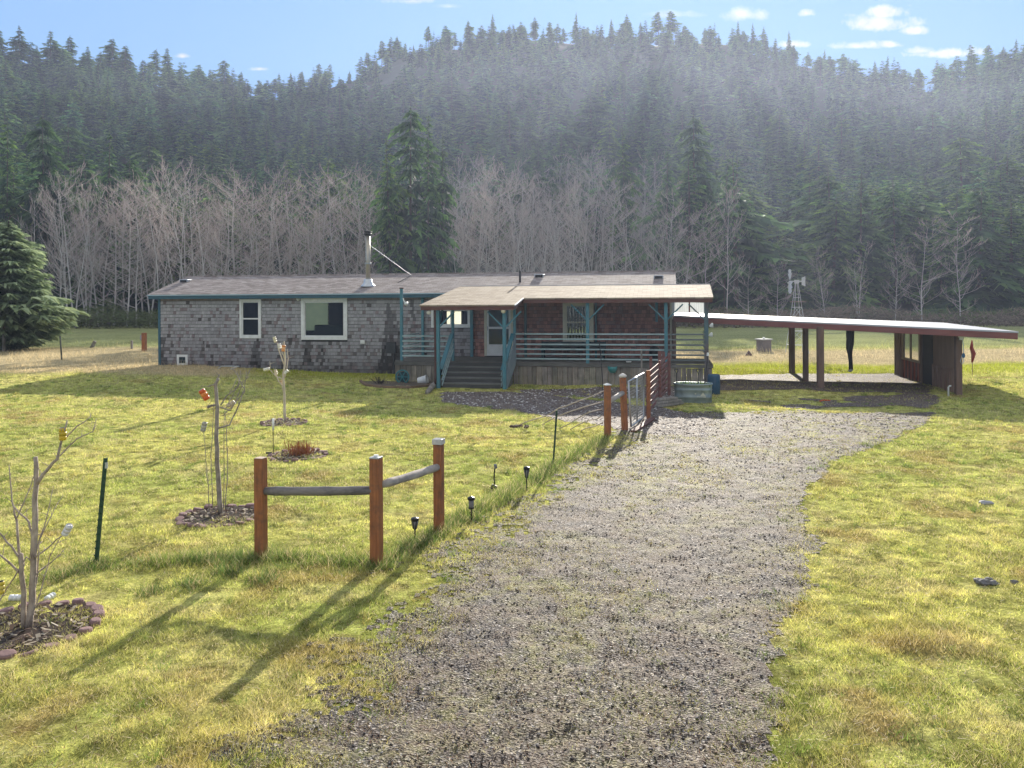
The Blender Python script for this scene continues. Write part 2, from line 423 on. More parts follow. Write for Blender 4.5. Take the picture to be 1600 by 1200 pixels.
fc = v[f].mean(1)
c0 = zone_color(fc[:, 0], fc[:, 1])
put_g = put('ground', npmesh('ground', v, f, ground_mat(), c0, True)); tag(put_g, kind='structure', label='valley lawn and meadow around the house')

# hill terrain
hy = np.concatenate([np.linspace(89, 130, 26), np.linspace(133, 590, 100), np.linspace(600, 800, 14)])
hu = np.linspace(-1.9, 1.9, 260)
v, f = grid(hy, hu, lambda y: y, lambda x, y: hill(x, y) - .4 * (y < 90.5))
put_h = put('hillside', npmesh('hillside', v, f, mat('forest_floor', (.05, .048, .035), (.028, .034, .022), .12, bump=.6), None, True)); tag(put_h, kind='structure', label='steep forested hill behind the field')

# ------------------------------------------------------------------ driveway, path, gravel pad
def gravel_mat(name, base, moss, chips, mossk):
    m, nt, out = newmat(name); v = coords(nt)
    vo = N(nt, 'ShaderNodeTexVoronoi', Scale=52.0); L(nt, v, vo.inputs['Vector'])
    sp = N(nt, 'ShaderNodeSeparateColor'); L(nt, vo.outputs['Color'], sp.inputs[0])
    st = ramp(nt, sp.outputs[0], [(.0, tuple(x * .35 for x in base)), (.55, base), (.82, tuple(x * 1.7 for x in base)), (.97, chips)])
    n1 = noise(nt, v, 1.1, 7, .68, .5); n2 = noise(nt, v, 9, 8, .78)
    br = ramp(nt, noise(nt, v, 2.3, 6, .7), [(.40, (0, 0, 0)), (.66, (1, 1, 1))]); c = mixc(nt, br, st, mixc(nt, .66, st, (.17, .115, .072)))
    k = ramp(nt, n1, [(mossk, (0, 0, 0)), (mossk + .14, (.62, .62, .62))]); k2 = ramp(nt, n2, [(.42, (0, 0, 0)), (.62, (1, 1, 1))])
    at = N(nt, 'ShaderNodeAttribute', attribute_name='Col'); sa = N(nt, 'ShaderNodeSeparateColor'); L(nt, at.outputs['Color'], sa.inputs[0])
    mo = N(nt, 'ShaderNodeMath', operation='MULTIPLY'); L(nt, n2, mo.inputs[0]); L(nt, sa.outputs[0], mo.inputs[1]); mo2 = N(nt, 'ShaderNodeMath', operation='MULTIPLY_ADD', use_clamp=True); L(nt, mo.outputs[0], mo2.inputs[0]); mo2.inputs[1].default_value = 3.4; mo2.inputs[2].default_value = -1.30
    kk = N(nt, 'ShaderNodeMath', operation='MULTIPLY'); L(nt, k, kk.inputs[0]); L(nt, k2, kk.inputs[1]); kk2 = N(nt, 'ShaderNodeMath', operation='MAXIMUM'); L(nt, kk.outputs[0], kk2.inputs[0]); L(nt, mo2.outputs[0], kk2.inputs[1]); c = mixc(nt, kk2.outputs[0], c, moss)
    b = N(nt, 'ShaderNodeBsdfPrincipled', Roughness=.75); L(nt, c, b.inputs['Base Color']); b.inputs['Specular IOR Level'].default_value = .3
    bp = N(nt, 'ShaderNodeBump', Strength=1.0, Distance=.02); L(nt, vo.outputs['Distance'], bp.inputs['Height'])
    bp2 = N(nt, 'ShaderNodeBump', Strength=.6, Distance=.04); L(nt, n2, bp2.inputs['Height']); L(nt, bp.outputs[0], bp2.inputs['Normal']); L(nt, bp2.outputs[0], b.inputs['Normal'])
    L(nt, b.outputs[0], out.inputs[0]); return m
def masked_sheet(name, x0, x1, y0, y1, cell, keep, lift, material, label, cfn=None):
    xs = np.arange(x0, x1, cell); yy = np.arange(y0, y1, cell); X, Y = np.meshgrid(xs, yy)
    Z = gz(X, Y) + lift; v = np.stack([X, Y, Z], -1).reshape(-1, 3); nx = len(xs)
    i = np.arange(len(yy) - 1)[:, None] * nx + np.arange(nx - 1)[None, :]
    f = np.stack([i, i + 1, i + nx + 1, i + nx], -1).reshape(-1, 4); fc = v[f].mean(1); k = keep(fc[:, 0], fc[:, 1]); f = f[k]; cols = None
    if cfn is not None: m_ = cfn(fc[k][:, 0], fc[k][:, 1]); cols = np.stack([m_, m_, m_], -1)
    u_, inv = np.unique(f, return_inverse=True); f = inv.reshape(f.shape)
    o = put(name, npmesh(name, v[u_], f, material, cols, True)); tag(o, label, kind='structure'); return o
def drive_keep(x, y):
    d = drive_d(x, y); s = drive_soft(x, y); n = (fbm(x * .9, y * .9, 41) - .5) * (.7 + .9 * s) + (fbm(x * 5, y * 5, 43) - .5) * (.25 + .8 * s)
    return d + .05 + .25 * s + n + (_hash(np.floor(x / .06), np.floor(y / .06), 4) - .5) * (.10 + .55 * s) > 0.05
GM = gravel_mat('drive_gravel', (.066, .054, .050), (.30, .29, .075), (.48, .44, .40), .47)
masked_sheet('driveway', -4, 13, 4.2, 22.4, .06, drive_keep, .008, GM, 'mossy gravel drive', lambda x, y: drive_moss(x, y) * (.30 + .70 * np.clip(fbm(x * 3.2, y * 2.6, 58) * 4 - 1.5, 0, 1)))
def path_keep(x, y):
    n = .22 * (vnoise(x * 3, y * 3, 44) - .5); return in_poly(x + n, y + n, PATH)
CH = gravel_mat('wood_chips', (.12, .095, .085), (.10, .10, .05), (.66, .62, .58), .68)
masked_sheet('path', -4, 9, 18, 31, .07, path_keep, .012, CH, 'bark and gravel path to the porch steps')
def bed_keep(x, y): return in_poly(x + .3 * (vnoise(x * 2, y * 2, 46) - .5), y, BED) & ~path_keep(x, y)
masked_sheet('soil_bed', -1, 9, 24, 31, .1, bed_keep, .011, CH, 'dark soil strip along the porch skirting')
PD = gravel_mat('pad_gravel', (.085, .066, .058), (.16, .17, .06), (.5, .45, .42), .6)
def pad_keep(x, y): return in_poly(x + 1.0 * (fbm(x * .9, y * .9, 47) - .5), y + 1.0 * (fbm(x * .9 + 9, y * .9, 48) - .5), PAD) & (fbm(x * .5, y * .5, 49) < np.where(y > 27.5, .9, .5))
masked_sheet('gravel_pad', 4, 17, 20.5, 35, .12, pad_keep, .016, PD, 'loose gravel floor under the carport')

# ------------------------------------------------------------------ grass blades (one mass nobody could count)
def leaf_mat(name, transl=.5, rough=.6, vary=None):
    m, nt, out = newmat(name); a = N(nt, 'ShaderNodeAttribute', attribute_name='Col')
    d = N(nt, 'ShaderNodeBsdfPrincipled', Roughness=rough); d.inputs['Specular IOR Level'].default_value = .25; t = N(nt, 'ShaderNodeBsdfTranslucent')
    c = a.outputs['Color']
    if vary:
        oi = N(nt, 'ShaderNodeObjectInfo'); c = mixc(nt, 1.0, c, ramp(nt, oi.outputs['Random'], vary), 'MULTIPLY')
    L(nt, c, d.inputs['Base Color']); L(nt, c, t.inputs[0])
    mx = N(nt, 'ShaderNodeMixShader'); mx.inputs[0].default_value = transl; L(nt, d.outputs[0], mx.inputs[1]); L(nt, t.outputs[0], mx.inputs[2]); L(nt, mx.outputs[0], out.inputs[0]); return m
BLADE = leaf_mat('grass_blade', .5)
def blades(x, y, h, wd, cols, lean=.55, seed=0):
    r_ = np.random.default_rng(seed); n = len(x); az = r_.uniform(0, 2 * np.pi, n); la = r_.uniform(0, 2 * np.pi, n); ln = h * lean * r_.uniform(.2, 1.5, n)
    z = gz(x, y) - .006
    a = np.stack([x - np.cos(az) * wd / 2, y - np.sin(az) * wd / 2, z], -1); b = np.stack([x + np.cos(az) * wd / 2, y + np.sin(az) * wd / 2, z], -1)
    t = np.stack([x + np.cos(la) * ln, y + np.sin(la) * ln, z + h], -1)
    v = np.stack([a, b, t], 1).reshape(-1, 3); f = np.arange(3 * n).reshape(-1, 3); return v, f, cols
def sample_frustum(n, y0, y1, power, um=.80):
    """points with density per m2 falling as y^-power"""
    q = 2 - power; t = RNG.random(n)
    Y = (y0 ** q + t * (y1 ** q - y0 ** q)) ** (1 / q) if abs(q) > 1e-6 else y0 * (y1 / y0) ** t
    return RNG.uniform(-um, um, n) * Y, Y
def build_grass():
    parts = []
    x, y = sample_frustum(NGRASS, 4.3, 36, 1.75)
    d = drive_d(x, y); edge_n = (fbm(x * 1.3, y * 1.3, 51) - .5) * 1.6 + (fbm(x * 4, y * 4, 43) - .5) * 1.2
    cl = fbm(x * 2.6, y * 2.6, 52); cl2 = fbm(x * .8, y * .8, 53)
    inside = d + edge_n * (.25 + .6 * drive_soft(x, y)) > .05
    dens = np.where(inside, np.clip(np.clip(drive_moss(x, y), .05, 1.0) * np.clip(cl * 6 - 2.2, 0, 1) + .8 * np.exp(-np.maximum(d, 0) / .28) * np.clip(cl * 5 - 1.6, 0, 1), 0, 1), .45 + .9 * np.clip(cl * 2 - .5, 0, 1))
    pm = path_keep(x, y) | in_house(x, y) | bed_keep(x, y); dens = np.where(pm, 0, dens); dens = np.where(in_poly(x, y, PAD), dens * .25, dens)
    k = RNG.random(len(x)) < dens; x, y, cl, cl2, inside = x[k], y[k], cl[k], cl2[k], inside[k]
    fd = fline_d(x, y); tall = np.exp(-(fd / .22) ** 2) * (.35 + 1.3 * vnoise(x * 1.7, y * 1.7, 55))
    h = (.012 + .034 * np.clip(cl * 1.7 - .3, 0, 1.2)) * RNG.uniform(.45, 1.35, len(x)) * (.7 + .8 * cl2); h = np.where(inside, h * .7, h * np.interp(y, [5, 12], [1.35, 1.0])) + tall * RNG.uniform(.02, .17, len(x)) * ~inside
    h = h * (1 + .02 * np.clip(y - 8, 0, 30))
    wd = .0050 * np.maximum(1, (y / 6.5) ** .85) * RNG.uniform(.7, 1.5, len(x))
    c = zone_color(x, y) * RNG.uniform(.65, 1.5, len(x))[:, None]
    st = RNG.random(len(x))[:, None]; stk = st < (.16 + .42 * np.clip(fbm(x * 1.2, y * 1.2, 56) - .35, 0, 1))[:, None]
    c = np.where(stk, np.array([.72, .60, .33]) * RNG.uniform(.6, 1.3, len(x))[:, None], c)
    gk = (tall > .35)[:, None] & (st > .3); c = np.where(gk, np.array([.24, .32, .07]) * RNG.uniform(.6, 1.3, len(x))[:, None], c)
    parts.append(blades(x, y, h, wd, c, .9, 1))
    # leafy tussocks dotted over the turf
    nt_ = 1500; tx, ty = sample_frustum(nt_, 4.6, 30, 1.5); ok = (drive_d(tx, ty) < .3) & ~in_house(tx, ty) & ~path_keep(tx, ty); tx, ty = tx[ok], ty[ok]
    m_ = 34; rx = np.repeat(tx, m_) + RNG.normal(0, .05, len(tx) * m_); ry = np.repeat(ty, m_) + RNG.normal(0, .05, len(tx) * m_)
    hh = np.repeat(RNG.uniform(.04, .10, len(tx)), m_) * RNG.uniform(.4, 1.2, len(rx)); base = np.where((RNG.random(len(tx)) < .6)[:, None], np.array([.20, .28, .06]), np.array([.50, .44, .13]))
    parts.append(blades(rx, ry, hh, .006 * np.maximum(1, ry / 9) * RNG.uniform(.7, 1.3, len(rx)), np.repeat(base, m_, 0) * RNG.uniform(.6, 1.4, len(rx))[:, None], 1.0, 2))
    # small weed and moss tufts sprouting through the gravel
    nt_ = 4200; tx, ty = sample_frustum(nt_, 4.5, 23, 1.5, .6); pr_ = np.clip(drive_moss(tx, ty) * 1.2 + .12, 0, 1); ok = (drive_d(tx, ty) > -.4) & (RNG.random(nt_) < pr_) & ~path_keep(tx, ty); tx, ty = tx[ok], ty[ok]; m_ = 22
    sp_ = np.repeat(RNG.uniform(.015, .07, len(tx)), m_); rx = np.repeat(tx, m_) + RNG.normal(0, 1, len(tx) * m_) * sp_; ry = np.repeat(ty, m_) + RNG.normal(0, 1, len(tx) * m_) * sp_
    base = np.where((RNG.random(len(tx)) < .45)[:, None], np.array([.26, .32, .06]), np.where((RNG.random(len(tx)) < .5)[:, None], np.array([.48, .42, .12]), np.array([.30, .20, .10])))
    parts.append(blades(rx, ry, RNG.uniform(.012, .045, len(rx)), .0075 * np.maximum(1, ry / 9) * RNG.uniform(.7, 1.4, len(rx)), np.repeat(base, m_, 0) * RNG.uniform(.6, 1.4, len(rx))[:, None], 1.6, 8))
    # long dark tufts along the fence line and round the post feet
    fx, fy = [], []
    for (a_, b_), m_ in zip(zip(FLINE[:-1], FLINE[1:]), (1500, 3600, 1800, 1500, 2600, 1500, 1500)):
        t_ = RNG.random(m_); cl_ = vnoise(t_ * np.hypot(b_[0] - a_[0], b_[1] - a_[1]) * 2.6, t_ * 0 + a_[0], 91); k_ = RNG.random(m_) < np.clip(cl_ * 2.2 - .55, 0, 1); t_ = t_[k_]
        fx.append(a_[0] + (b_[0] - a_[0]) * t_ + RNG.normal(0, .09, len(t_))); fy.append(a_[1] + (b_[1] - a_[1]) * t_ + RNG.normal(0, .12, len(t_)))
    for q_ in ((408, 872), (588, 882), (686, 832), (950, 684), (863, 728), (148, 880), (655, 850), (745, 812), (790, 780), (420, 905), (360, 895), (300, 915), (240, 925)):
        g_ = g0(*q_); fx.append(g_[0] + RNG.normal(0, .10, 260)); fy.append(g_[1] + RNG.normal(-.03, .09, 260))
    fx = np.concatenate(fx); fy = np.concatenate(fy); n_ = len(fx); hh = RNG.uniform(.03, .165, n_) * (.5 + vnoise(fx * 3, fy * 3, 92)); cc = np.where((RNG.random(n_) < .76)[:, None], np.array([.15, .23, .06]), np.array([.62, .50, .27])) * RNG.uniform(.55, 1.3, n_)[:, None]
    parts.append(blades(fx, fy, hh, .0065 * np.maximum(1, (fy / 8) ** .8) * RNG.uniform(.6, 1.3, n_), cc, .75, 6))
    v = np.concatenate([p[0] for p in parts]); off = 0; fs = []
    for p in parts: fs.append(p[1] + off); off += len(p[0])
    o = put('grass', npmesh('grass', v, np.concatenate(fs), BLADE, np.concatenate([p[2] for p in parts]))); tag(o, 'short mossy yellow-green grass over the lawn and drive edges', 'grass', kind='stuff')
build_grass()
def build_dry():
    n = NDRY; x, y = sample_frustum(n, 31, 56, 1.6, .86); c = zone_color(x, y)
    dryness = np.clip((c[:, 0] - .27) * 9, 0, 1); k = (RNG.random(n) < dryness * (.25 + vnoise(x * .9, y * .9, 61))) & ~in_house(x, y) & ~(in_poly(x, y, PAD)); x, y, c = x[k], y[k], c[k]
    h = (.08 + .34 * vnoise(x * .7, y * .7, 62) ** 2) * RNG.uniform(.5, 1.3, len(x)); wd = .018 * RNG.uniform(.6, 1.5, len(x))
    v, f, c = blades(x, y, h, wd, c * RNG.uniform(.7, 1.35, len(x))[:, None], .7, 3)
    o = put('meadow_grass', npmesh('meadow_grass', v, f, BLADE, c)); tag(o, 'tall dry straw-coloured meadow grass beyond the mown lawn', 'dry grass', kind='stuff')
build_dry()

# ------------------------------------------------------------------ loose stones on the drive, chips on the path
def build_stones(name, n, keep, y0, y1, size, palette, label, flat=.6, um=.62, power=1.6):
    x, y = sample_frustum(n, y0, y1, power, um); k = keep(x, y); x, y = x[k], y[k]; n = len(x)
    s = size * RNG.uniform(.35, 1.0, n) ** 1.5 * np.maximum(1, y / 12); z = gz(x, y) + .014
    base = np.array([[1, 0, 0], [0, 1, 0], [-1, 0, 0], [0, -1, 0], [0, 0, 1], [0, 0, -.6]], float)
    j = RNG.uniform(.6, 1.3, (n, 6, 3)) * base; j[:, :, 2] *= flat; a = RNG.uniform(0, 6.28, n); ca, sa = np.cos(a), np.sin(a)
    q = j.copy(); q[:, :, 0] = ca[:, None] * j[:, :, 0] * 1.3 - sa[:, None] * j[:, :, 1]; q[:, :, 1] = sa[:, None] * j[:, :, 0] * 1.3 + ca[:, None] * j[:, :, 1]
    q = q * s[:, None, None] + np.stack([x, y, z], -1)[:, None, :]
    ff = np.array([[0, 1, 4], [1, 2, 4], [2, 3, 4], [3, 0, 4], [1, 0, 5], [2, 1, 5], [3, 2, 5], [0, 3, 5]])
    f = (np.arange(n)[:, None, None] * 6 + ff[None]).reshape(-1, 3)
    pc = np.array(palette)[RNG.integers(0, len(palette), n)] * RNG.uniform(.7, 1.3, n)[:, None]
    o = put(name, npmesh(name, q.reshape(-1, 3), f, STONE, np.repeat(pc, 8, 0))); tag(o, label, name.replace('_', ' '), kind='stuff')
STONE = mat('stone', (1, 1, 1), (.8, .8, .8), 60, rough=.7, bump=.2, attr=True)
GREY = [(.042, .037, .04), (.06, .053, .055), (.09, .08, .078), (.14, .122, .118), (.10, .08, .065), (.42, .39, .36), (.16, .11, .08)]
build_stones('gravel', NSTONE, lambda x, y: drive_keep(x, y) & (fbm(x * 1.5, y * 1.5, 71) < .64), 4.4, 22, .015, GREY, 'loose grey driveway gravel with pale chips')
build_stones('bark_chips', 14000, lambda x, y: path_keep(x, y) | bed_keep(x, y), 18, 31, .022, [(.12, .085, .075), (.17, .13, .115), (.62, .58, .54), (.24, .20, .18), (.09, .07, .065), (.75, .72, .68)], 'bark chips and pale shells over the path and bed', .5, .36, 1.0)
# straw litter over drive and lawn
def build_litter():
    n = 60000; x, y = sample_frustum(n, 4.4, 26, 1.6); k = ~in_house(x, y) & (RNG.random(n) < np.where(drive_d(x, y) > 0, 1, .35)); x, y = x[k], y[k]; n = len(x)
    a = RNG.uniform(0, 6.28, n); l = RNG.uniform(.02, .09, n); wd = .0035 * np.maximum(1, y / 9); z = gz(x, y) + .026; dx, dy = np.cos(a), np.sin(a); tz = RNG.uniform(-.004, .03, n)
    p = [np.stack([x - dx * l / 2 - dy * wd, y - dy * l / 2 + dx * wd, z], -1), np.stack([x - dx * l / 2 + dy * wd, y - dy * l / 2 - dx * wd, z], -1), np.stack([x + dx * l / 2, y + dy * l / 2, z + tz], -1)]
    v = np.stack(p, 1).reshape(-1, 3); c = np.where((RNG.random(n) < .7)[:, None], np.array([.66, .56, .36]), np.array([.26, .14, .08])) * RNG.uniform(.6, 1.3, n)[:, None]
    o = put('straw_litter', npmesh('straw_litter', v, np.arange(3 * n).reshape(-1, 3), BLADE, c)); tag(o, 'scattered dead straw and leaf bits on gravel and turf', 'litter', kind='stuff')
build_litter()
# ------------------------------------------------------------------ trees
NEEDLE = leaf_mat('conifer_needles', .3, .7, [(0, (.62, .70, .72)), (.3, (.8, .95, .85)), (.55, (1.0, 1.0, .95)), (.8, (1.35, 1.30, .9)), (1, (.75, .9, 1.0))])
BARK = mat('conifer_bark', (.10, .08, .065), (.06, .05, .042), 5, (4, 4, .6))
def conifer_mesh(name, seed, H, Rb, levels, h0=.1, droop=.35, taper=.85, nb=(5, 8), sprays=7, ssz=1.0, dark=(.020, .058, .044), light=(.27, .43, .125), gap=.12, irr=.30):
    r_ = np.random.default_rng(seed); lob = r_.uniform(0, 6.28, 3); pk = r_.uniform(1 - irr, 1 + irr, 9); cx_, cy_ = r_.normal(0, .012 * H, 2); Pb = []; Ob = []; Lb = []; Tb = []
    for i in range(levels):
        hf = h0 + (1 - h0) * (i + r_.uniform(-.3, .3)) / levels; hf = min(max(hf, h0), .985)
        rad = Rb * (1 - hf) ** taper * r_.uniform(.72, 1.18) + .02 * Rb
        rad *= min(1, (hf - h0 * .5) / .18) ** .5 * float(np.interp(hf * 8, range(9), pk))
        n = r_.integers(nb[0], nb[1] + 1); a0 = r_.uniform(0, 6.28)
        for k in range(n):
            if r_.random() < gap: continue
            a = a0 + 6.283 * k / n + r_.uniform(-.3, .3); Pb.append((hf * H + r_.normal(0, .012 * H), a, rad * r_.uniform(.5, 1.2) * (1 + irr * math.cos(a - lob[0] + hf * 2.5))))
    B = np.array(Pb); nB = len(B); S = sprays
    t = np.tile(np.linspace(.18, 1, S), (nB, 1)) + r_.uniform(-.06, .06, (nB, S)); t = np.clip(t, .1, 1.02)
    az = B[:, 1:2] + r_.uniform(-.12, .12, (nB, S)); rr = B[:, 2:3] * t
    hz_ = B[:, 0:1] + rr * (.10 - droop * t) + .28 * droop * B[:, 2:3] * t ** 3
    ox, oy = np.cos(az), np.sin(az); p = np.stack([rr * ox, rr * oy, hz_], -1).reshape(-1, 3); n = len(p)
    o = np.stack([ox, oy, np.full_like(ox, -.12)], -1).reshape(-1, 3); sdv = np.stack([-oy, ox, np.zeros_like(ox)], -1).reshape(-1, 3)
    wid = (B[:, 2:3] * (.16 + .20 * (1 - t)) * ssz + .10).reshape(-1, 1); ln = (B[:, 2:3] * .30 * ssz + .12 + 0 * t).reshape(-1, 1)
    tris = []; cols = []; tt = t.reshape(-1, 1); zz = np.array([[0, 0, 1.0]])
    for q in range(3):
        sg = (-1, 1, 0)[q]; j = r_.uniform(.55, 1.3, (n, 1)); k2 = r_.uniform(.3, 1.1, (n, 1))
        if q < 2:
            a = p - o * ln * .25; b = p + o * ln * .55 * j + sdv * sg * wid * .45; c = p + o * ln * .75 * j + sdv * sg * wid * 1.15 * j - zz * wid * .75 * k2
        else:
            a = p + sdv * wid * .28 + zz * .03; b = p - sdv * wid * .28 + zz * .03; c = p + o * ln * 1.25 * j - zz * wid * .5 * k2
        tris.append(np.stack([a, b, c], 1))
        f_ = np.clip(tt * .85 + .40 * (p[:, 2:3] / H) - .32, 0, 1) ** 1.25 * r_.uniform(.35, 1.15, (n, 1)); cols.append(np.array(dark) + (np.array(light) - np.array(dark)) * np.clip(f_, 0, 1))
    v = np.concatenate(tris).reshape(-1, 3); c = np.concatenate(cols)
    # leader shoot
    return npmesh(name, v, np.arange(len(v)).reshape(-1, 3), NEEDLE, c)
def trunk_mesh(name, H, r0, m=BARK):
    b = MB(); b.tube([(0, 0, -1.2), (0, 0, H * .4), (.06, .03, H * .8), (.0, .0, H * 1.0)], [r0, r0 * .72, r0 * .3, .015], 7); return b.mesh(name, m, True)

CON = []
for k, (H, Rb, lv, h0, dr, tp, gp, nb) in enumerate([(21, 6.4, 24, .04, .52, .58, .16, (6, 9)), (24, 4.2, 28, .28, .20, .50, .30, (4, 7)), (18, 6.0, 22, .03, .36, .90, .10, (6, 9)), (25, 5.0, 30, .45, .30, .42, .30, (4, 7)),(24, 5.6, 32, .06, .40, .74, .08, (6, 10)), (26, 4.8, 36, .10, .34, .80, .10, (6, 9)), (22, 6.2, 28, .05, .48, .66, .08, (7, 10)),
                                                     (25, 4.4, 34, .22, .30, .60, .20, (5, 8)), (23, 5.4, 30, .12, .36, .85, .12, (6, 9)), (27, 4.6, 34, .34, .26, .52, .28, (4, 8))]):
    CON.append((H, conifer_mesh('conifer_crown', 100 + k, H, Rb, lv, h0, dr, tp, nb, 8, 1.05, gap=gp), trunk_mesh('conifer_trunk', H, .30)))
con_proto = []
for H, cm, tm in CON:
    r_ = thing('conifer', '', 'tree'); put('crown', cm, r_); put('trunk', tm, r_); con_proto.append((H, r_))

def anchor_of(px):
    for lim, s in ((110, 'above the lone spruce at the meadow edge'), (250, 'above the left end of the house'), (400, 'behind the double-hung window end of the house'), (540, 'behind the picture window side of the house'),
                   (640, 'behind the stovepipe'), (760, 'behind the porch steps'), (900, 'behind the house ridge vents'), (1060, 'behind the porch end of the house'), (1180, 'above the gap beside the carport'),
                   (1300, 'above the windmill'), (1420, 'above the middle of the carport'), (1500, 'above the white bare trees'), (9999, 'above the outer end of the carport')):
        if px < lim: return s
used = set(); NCON = 0
sky_rows = {}
def add_conifer(px, Y, ytop=None, H=None, kind=None, label=None, group=None, wf=1.0):
    global NCON
    u, _ = ray(px, 300); x = u * Y; z = float(hill(x, Y)) if Y > H0 else float(gz(x, Y))
    if H is None: H = CAMZ + (CY - ytop) / F * Y - z
    k = RNG.integers(0, len(con_proto)) if kind is None else kind
    H0_, root = con_proto[k]; s = H / H0_; wv = wf * s * RNG.uniform(.8, 1.45) * (1.2 if H < 16 else 1)
    rz = RNG.uniform(0, 6.28)
    if k not in used:
        used.add(k); o = root; o.location = (x, Y, z - .3); o.rotation_euler = (0, 0, rz); o.scale = (wv, wv, s)
    else: o = dup(root, (x, Y, z - .3), rz, (wv, wv, s))
    o.rotation_euler = (RNG.normal(0, .015), RNG.normal(0, .015), rz)
    tag(o, label, 'tree', group); NCON += 1; return o

def slope_label(px, s, front=False):
    band = 'low on the wooded slope' if s < .15 else 'midway up the wooded slope' if s < .5 else 'high on the wooded slope'
    a = anchor_of(px)
    return f'dark conifer {band}, {a}', f'conifers {band} {a}'
# skyline trees, each told apart by its rank along its stretch of the ridge
def skyline_label(i, px):
    ords = 'first second third fourth fifth sixth seventh eighth ninth tenth eleventh twelfth thirteenth fourteenth fifteenth sixteenth seventeenth eighteenth nineteenth twentieth'.split()
    for lo, hi, s in ((-999, 455, 'the low left ridge'), (455, 770, 'the slope rising to the hilltop'), (770, 1110, 'the broad hilltop'), (1110, 1430, 'the slope falling right of the hilltop'), (1430, 9999, 'the right-hand ridge')):
        if lo <= px < hi:
            n = sky_rows.get(s, 0); sky_rows[s] = n + 1
            return f'{ords[n] if n < 20 else "last"} skyline conifer from the left on {s}'
pxs = []; p_ = -50.0
while p_ < 1660: pxs.append(p_); p_ += RNG.uniform(17, 31)
for i, px in enumerate(pxs):
    Rr, zc = ridge(px); top = np.interp(px, SKYX, SKYY) + RNG.choice([-12, -4, 2, 8, 16, 26]) + RNG.uniform(-5, 5)
    thin = 450 < px < 1440
    add_conifer(px, float(Rr) * RNG.uniform(.965, 1.02), ytop=float(top), kind=int(RNG.choice([1, 3, 4, 5, 3, 5])) if thin else None, label=skyline_label(i, px), group='conifers along the skyline')
# slope rows
def bare_zone(px, s): return (640 < px < 1060 and s < .16 - .05 * abs(px - 850) / 210)
rows = [(.015, 66), (.04, 66), (.075, 66), (.12, 64), (.17, 62), (.24, 60), (.33, 58), (.43, 56), (.55, 52), (.68, 50), (.82, 48)]
for ri, (s, dpx) in enumerate(rows):
    px = -70 + RNG.uniform(0, dpx)
    while px < 1680:
        q = px + RNG.uniform(-9, 9); ss = s * RNG.uniform(.8, 1.2); Rr, zc = ridge(q); Y = H0 + 3 + ss * (float(Rr) - H0)
        if not bare_zone(q, ss) and not (s < .03 and 85 < q < 640 and RNG.random() < .75):
            H = RNG.uniform(10, 21) if s > .05 else RNG.uniform(11, 22)
            if q > 1050 and s < .12: H *= .9
            if s > .55: H *= .86
            l, g = slope_label(q, ss); add_conifer(q, Y, H=H, label=l, group=g)
        px += dpx * RNG.uniform(.8, 1.2)
# named stand-outs
for (px, Y, yt, k, lab) in ((70, 97, 165, 0, 'broad pale-tipped conifer rising above the lone spruce at the meadow edge'), (166, 99, 190, 2, 'short pointed conifer standing over the left end of the bare alder row'), (10, 95, 170, 1, 'tall conifer cut by the left photo border, foot of the slope'),
                            (612, 84, 210, 4, 'narrow conifer left of the tall clump that rises behind the stovepipe'), (640, 86, 152, 0, 'tallest conifer of the clump that rises behind the stovepipe'), (668, 83, 168, 7, 'broad conifer on the right of the clump behind the stovepipe'),
                            (690, 85, 205, 4, 'lowest conifer on the right flank of the clump behind the stovepipe'),
                            (978, 104, 195, 4, 'slim conifer standing among the bare trees behind the porch end'), (1085, 112, 170, 0, 'tall pale conifer left of the windmill, above the carport gap'), (1040, 98, 225, 2, 'broad hazy conifer over the right end of the house roof'),
                            (1130, 97, 235, 1, 'conifer between the porch roof corner and the windmill')):
    add_conifer(px, Y, ytop=yt, kind=k, label=lab, wf=.45)
print('conifers', NCON)

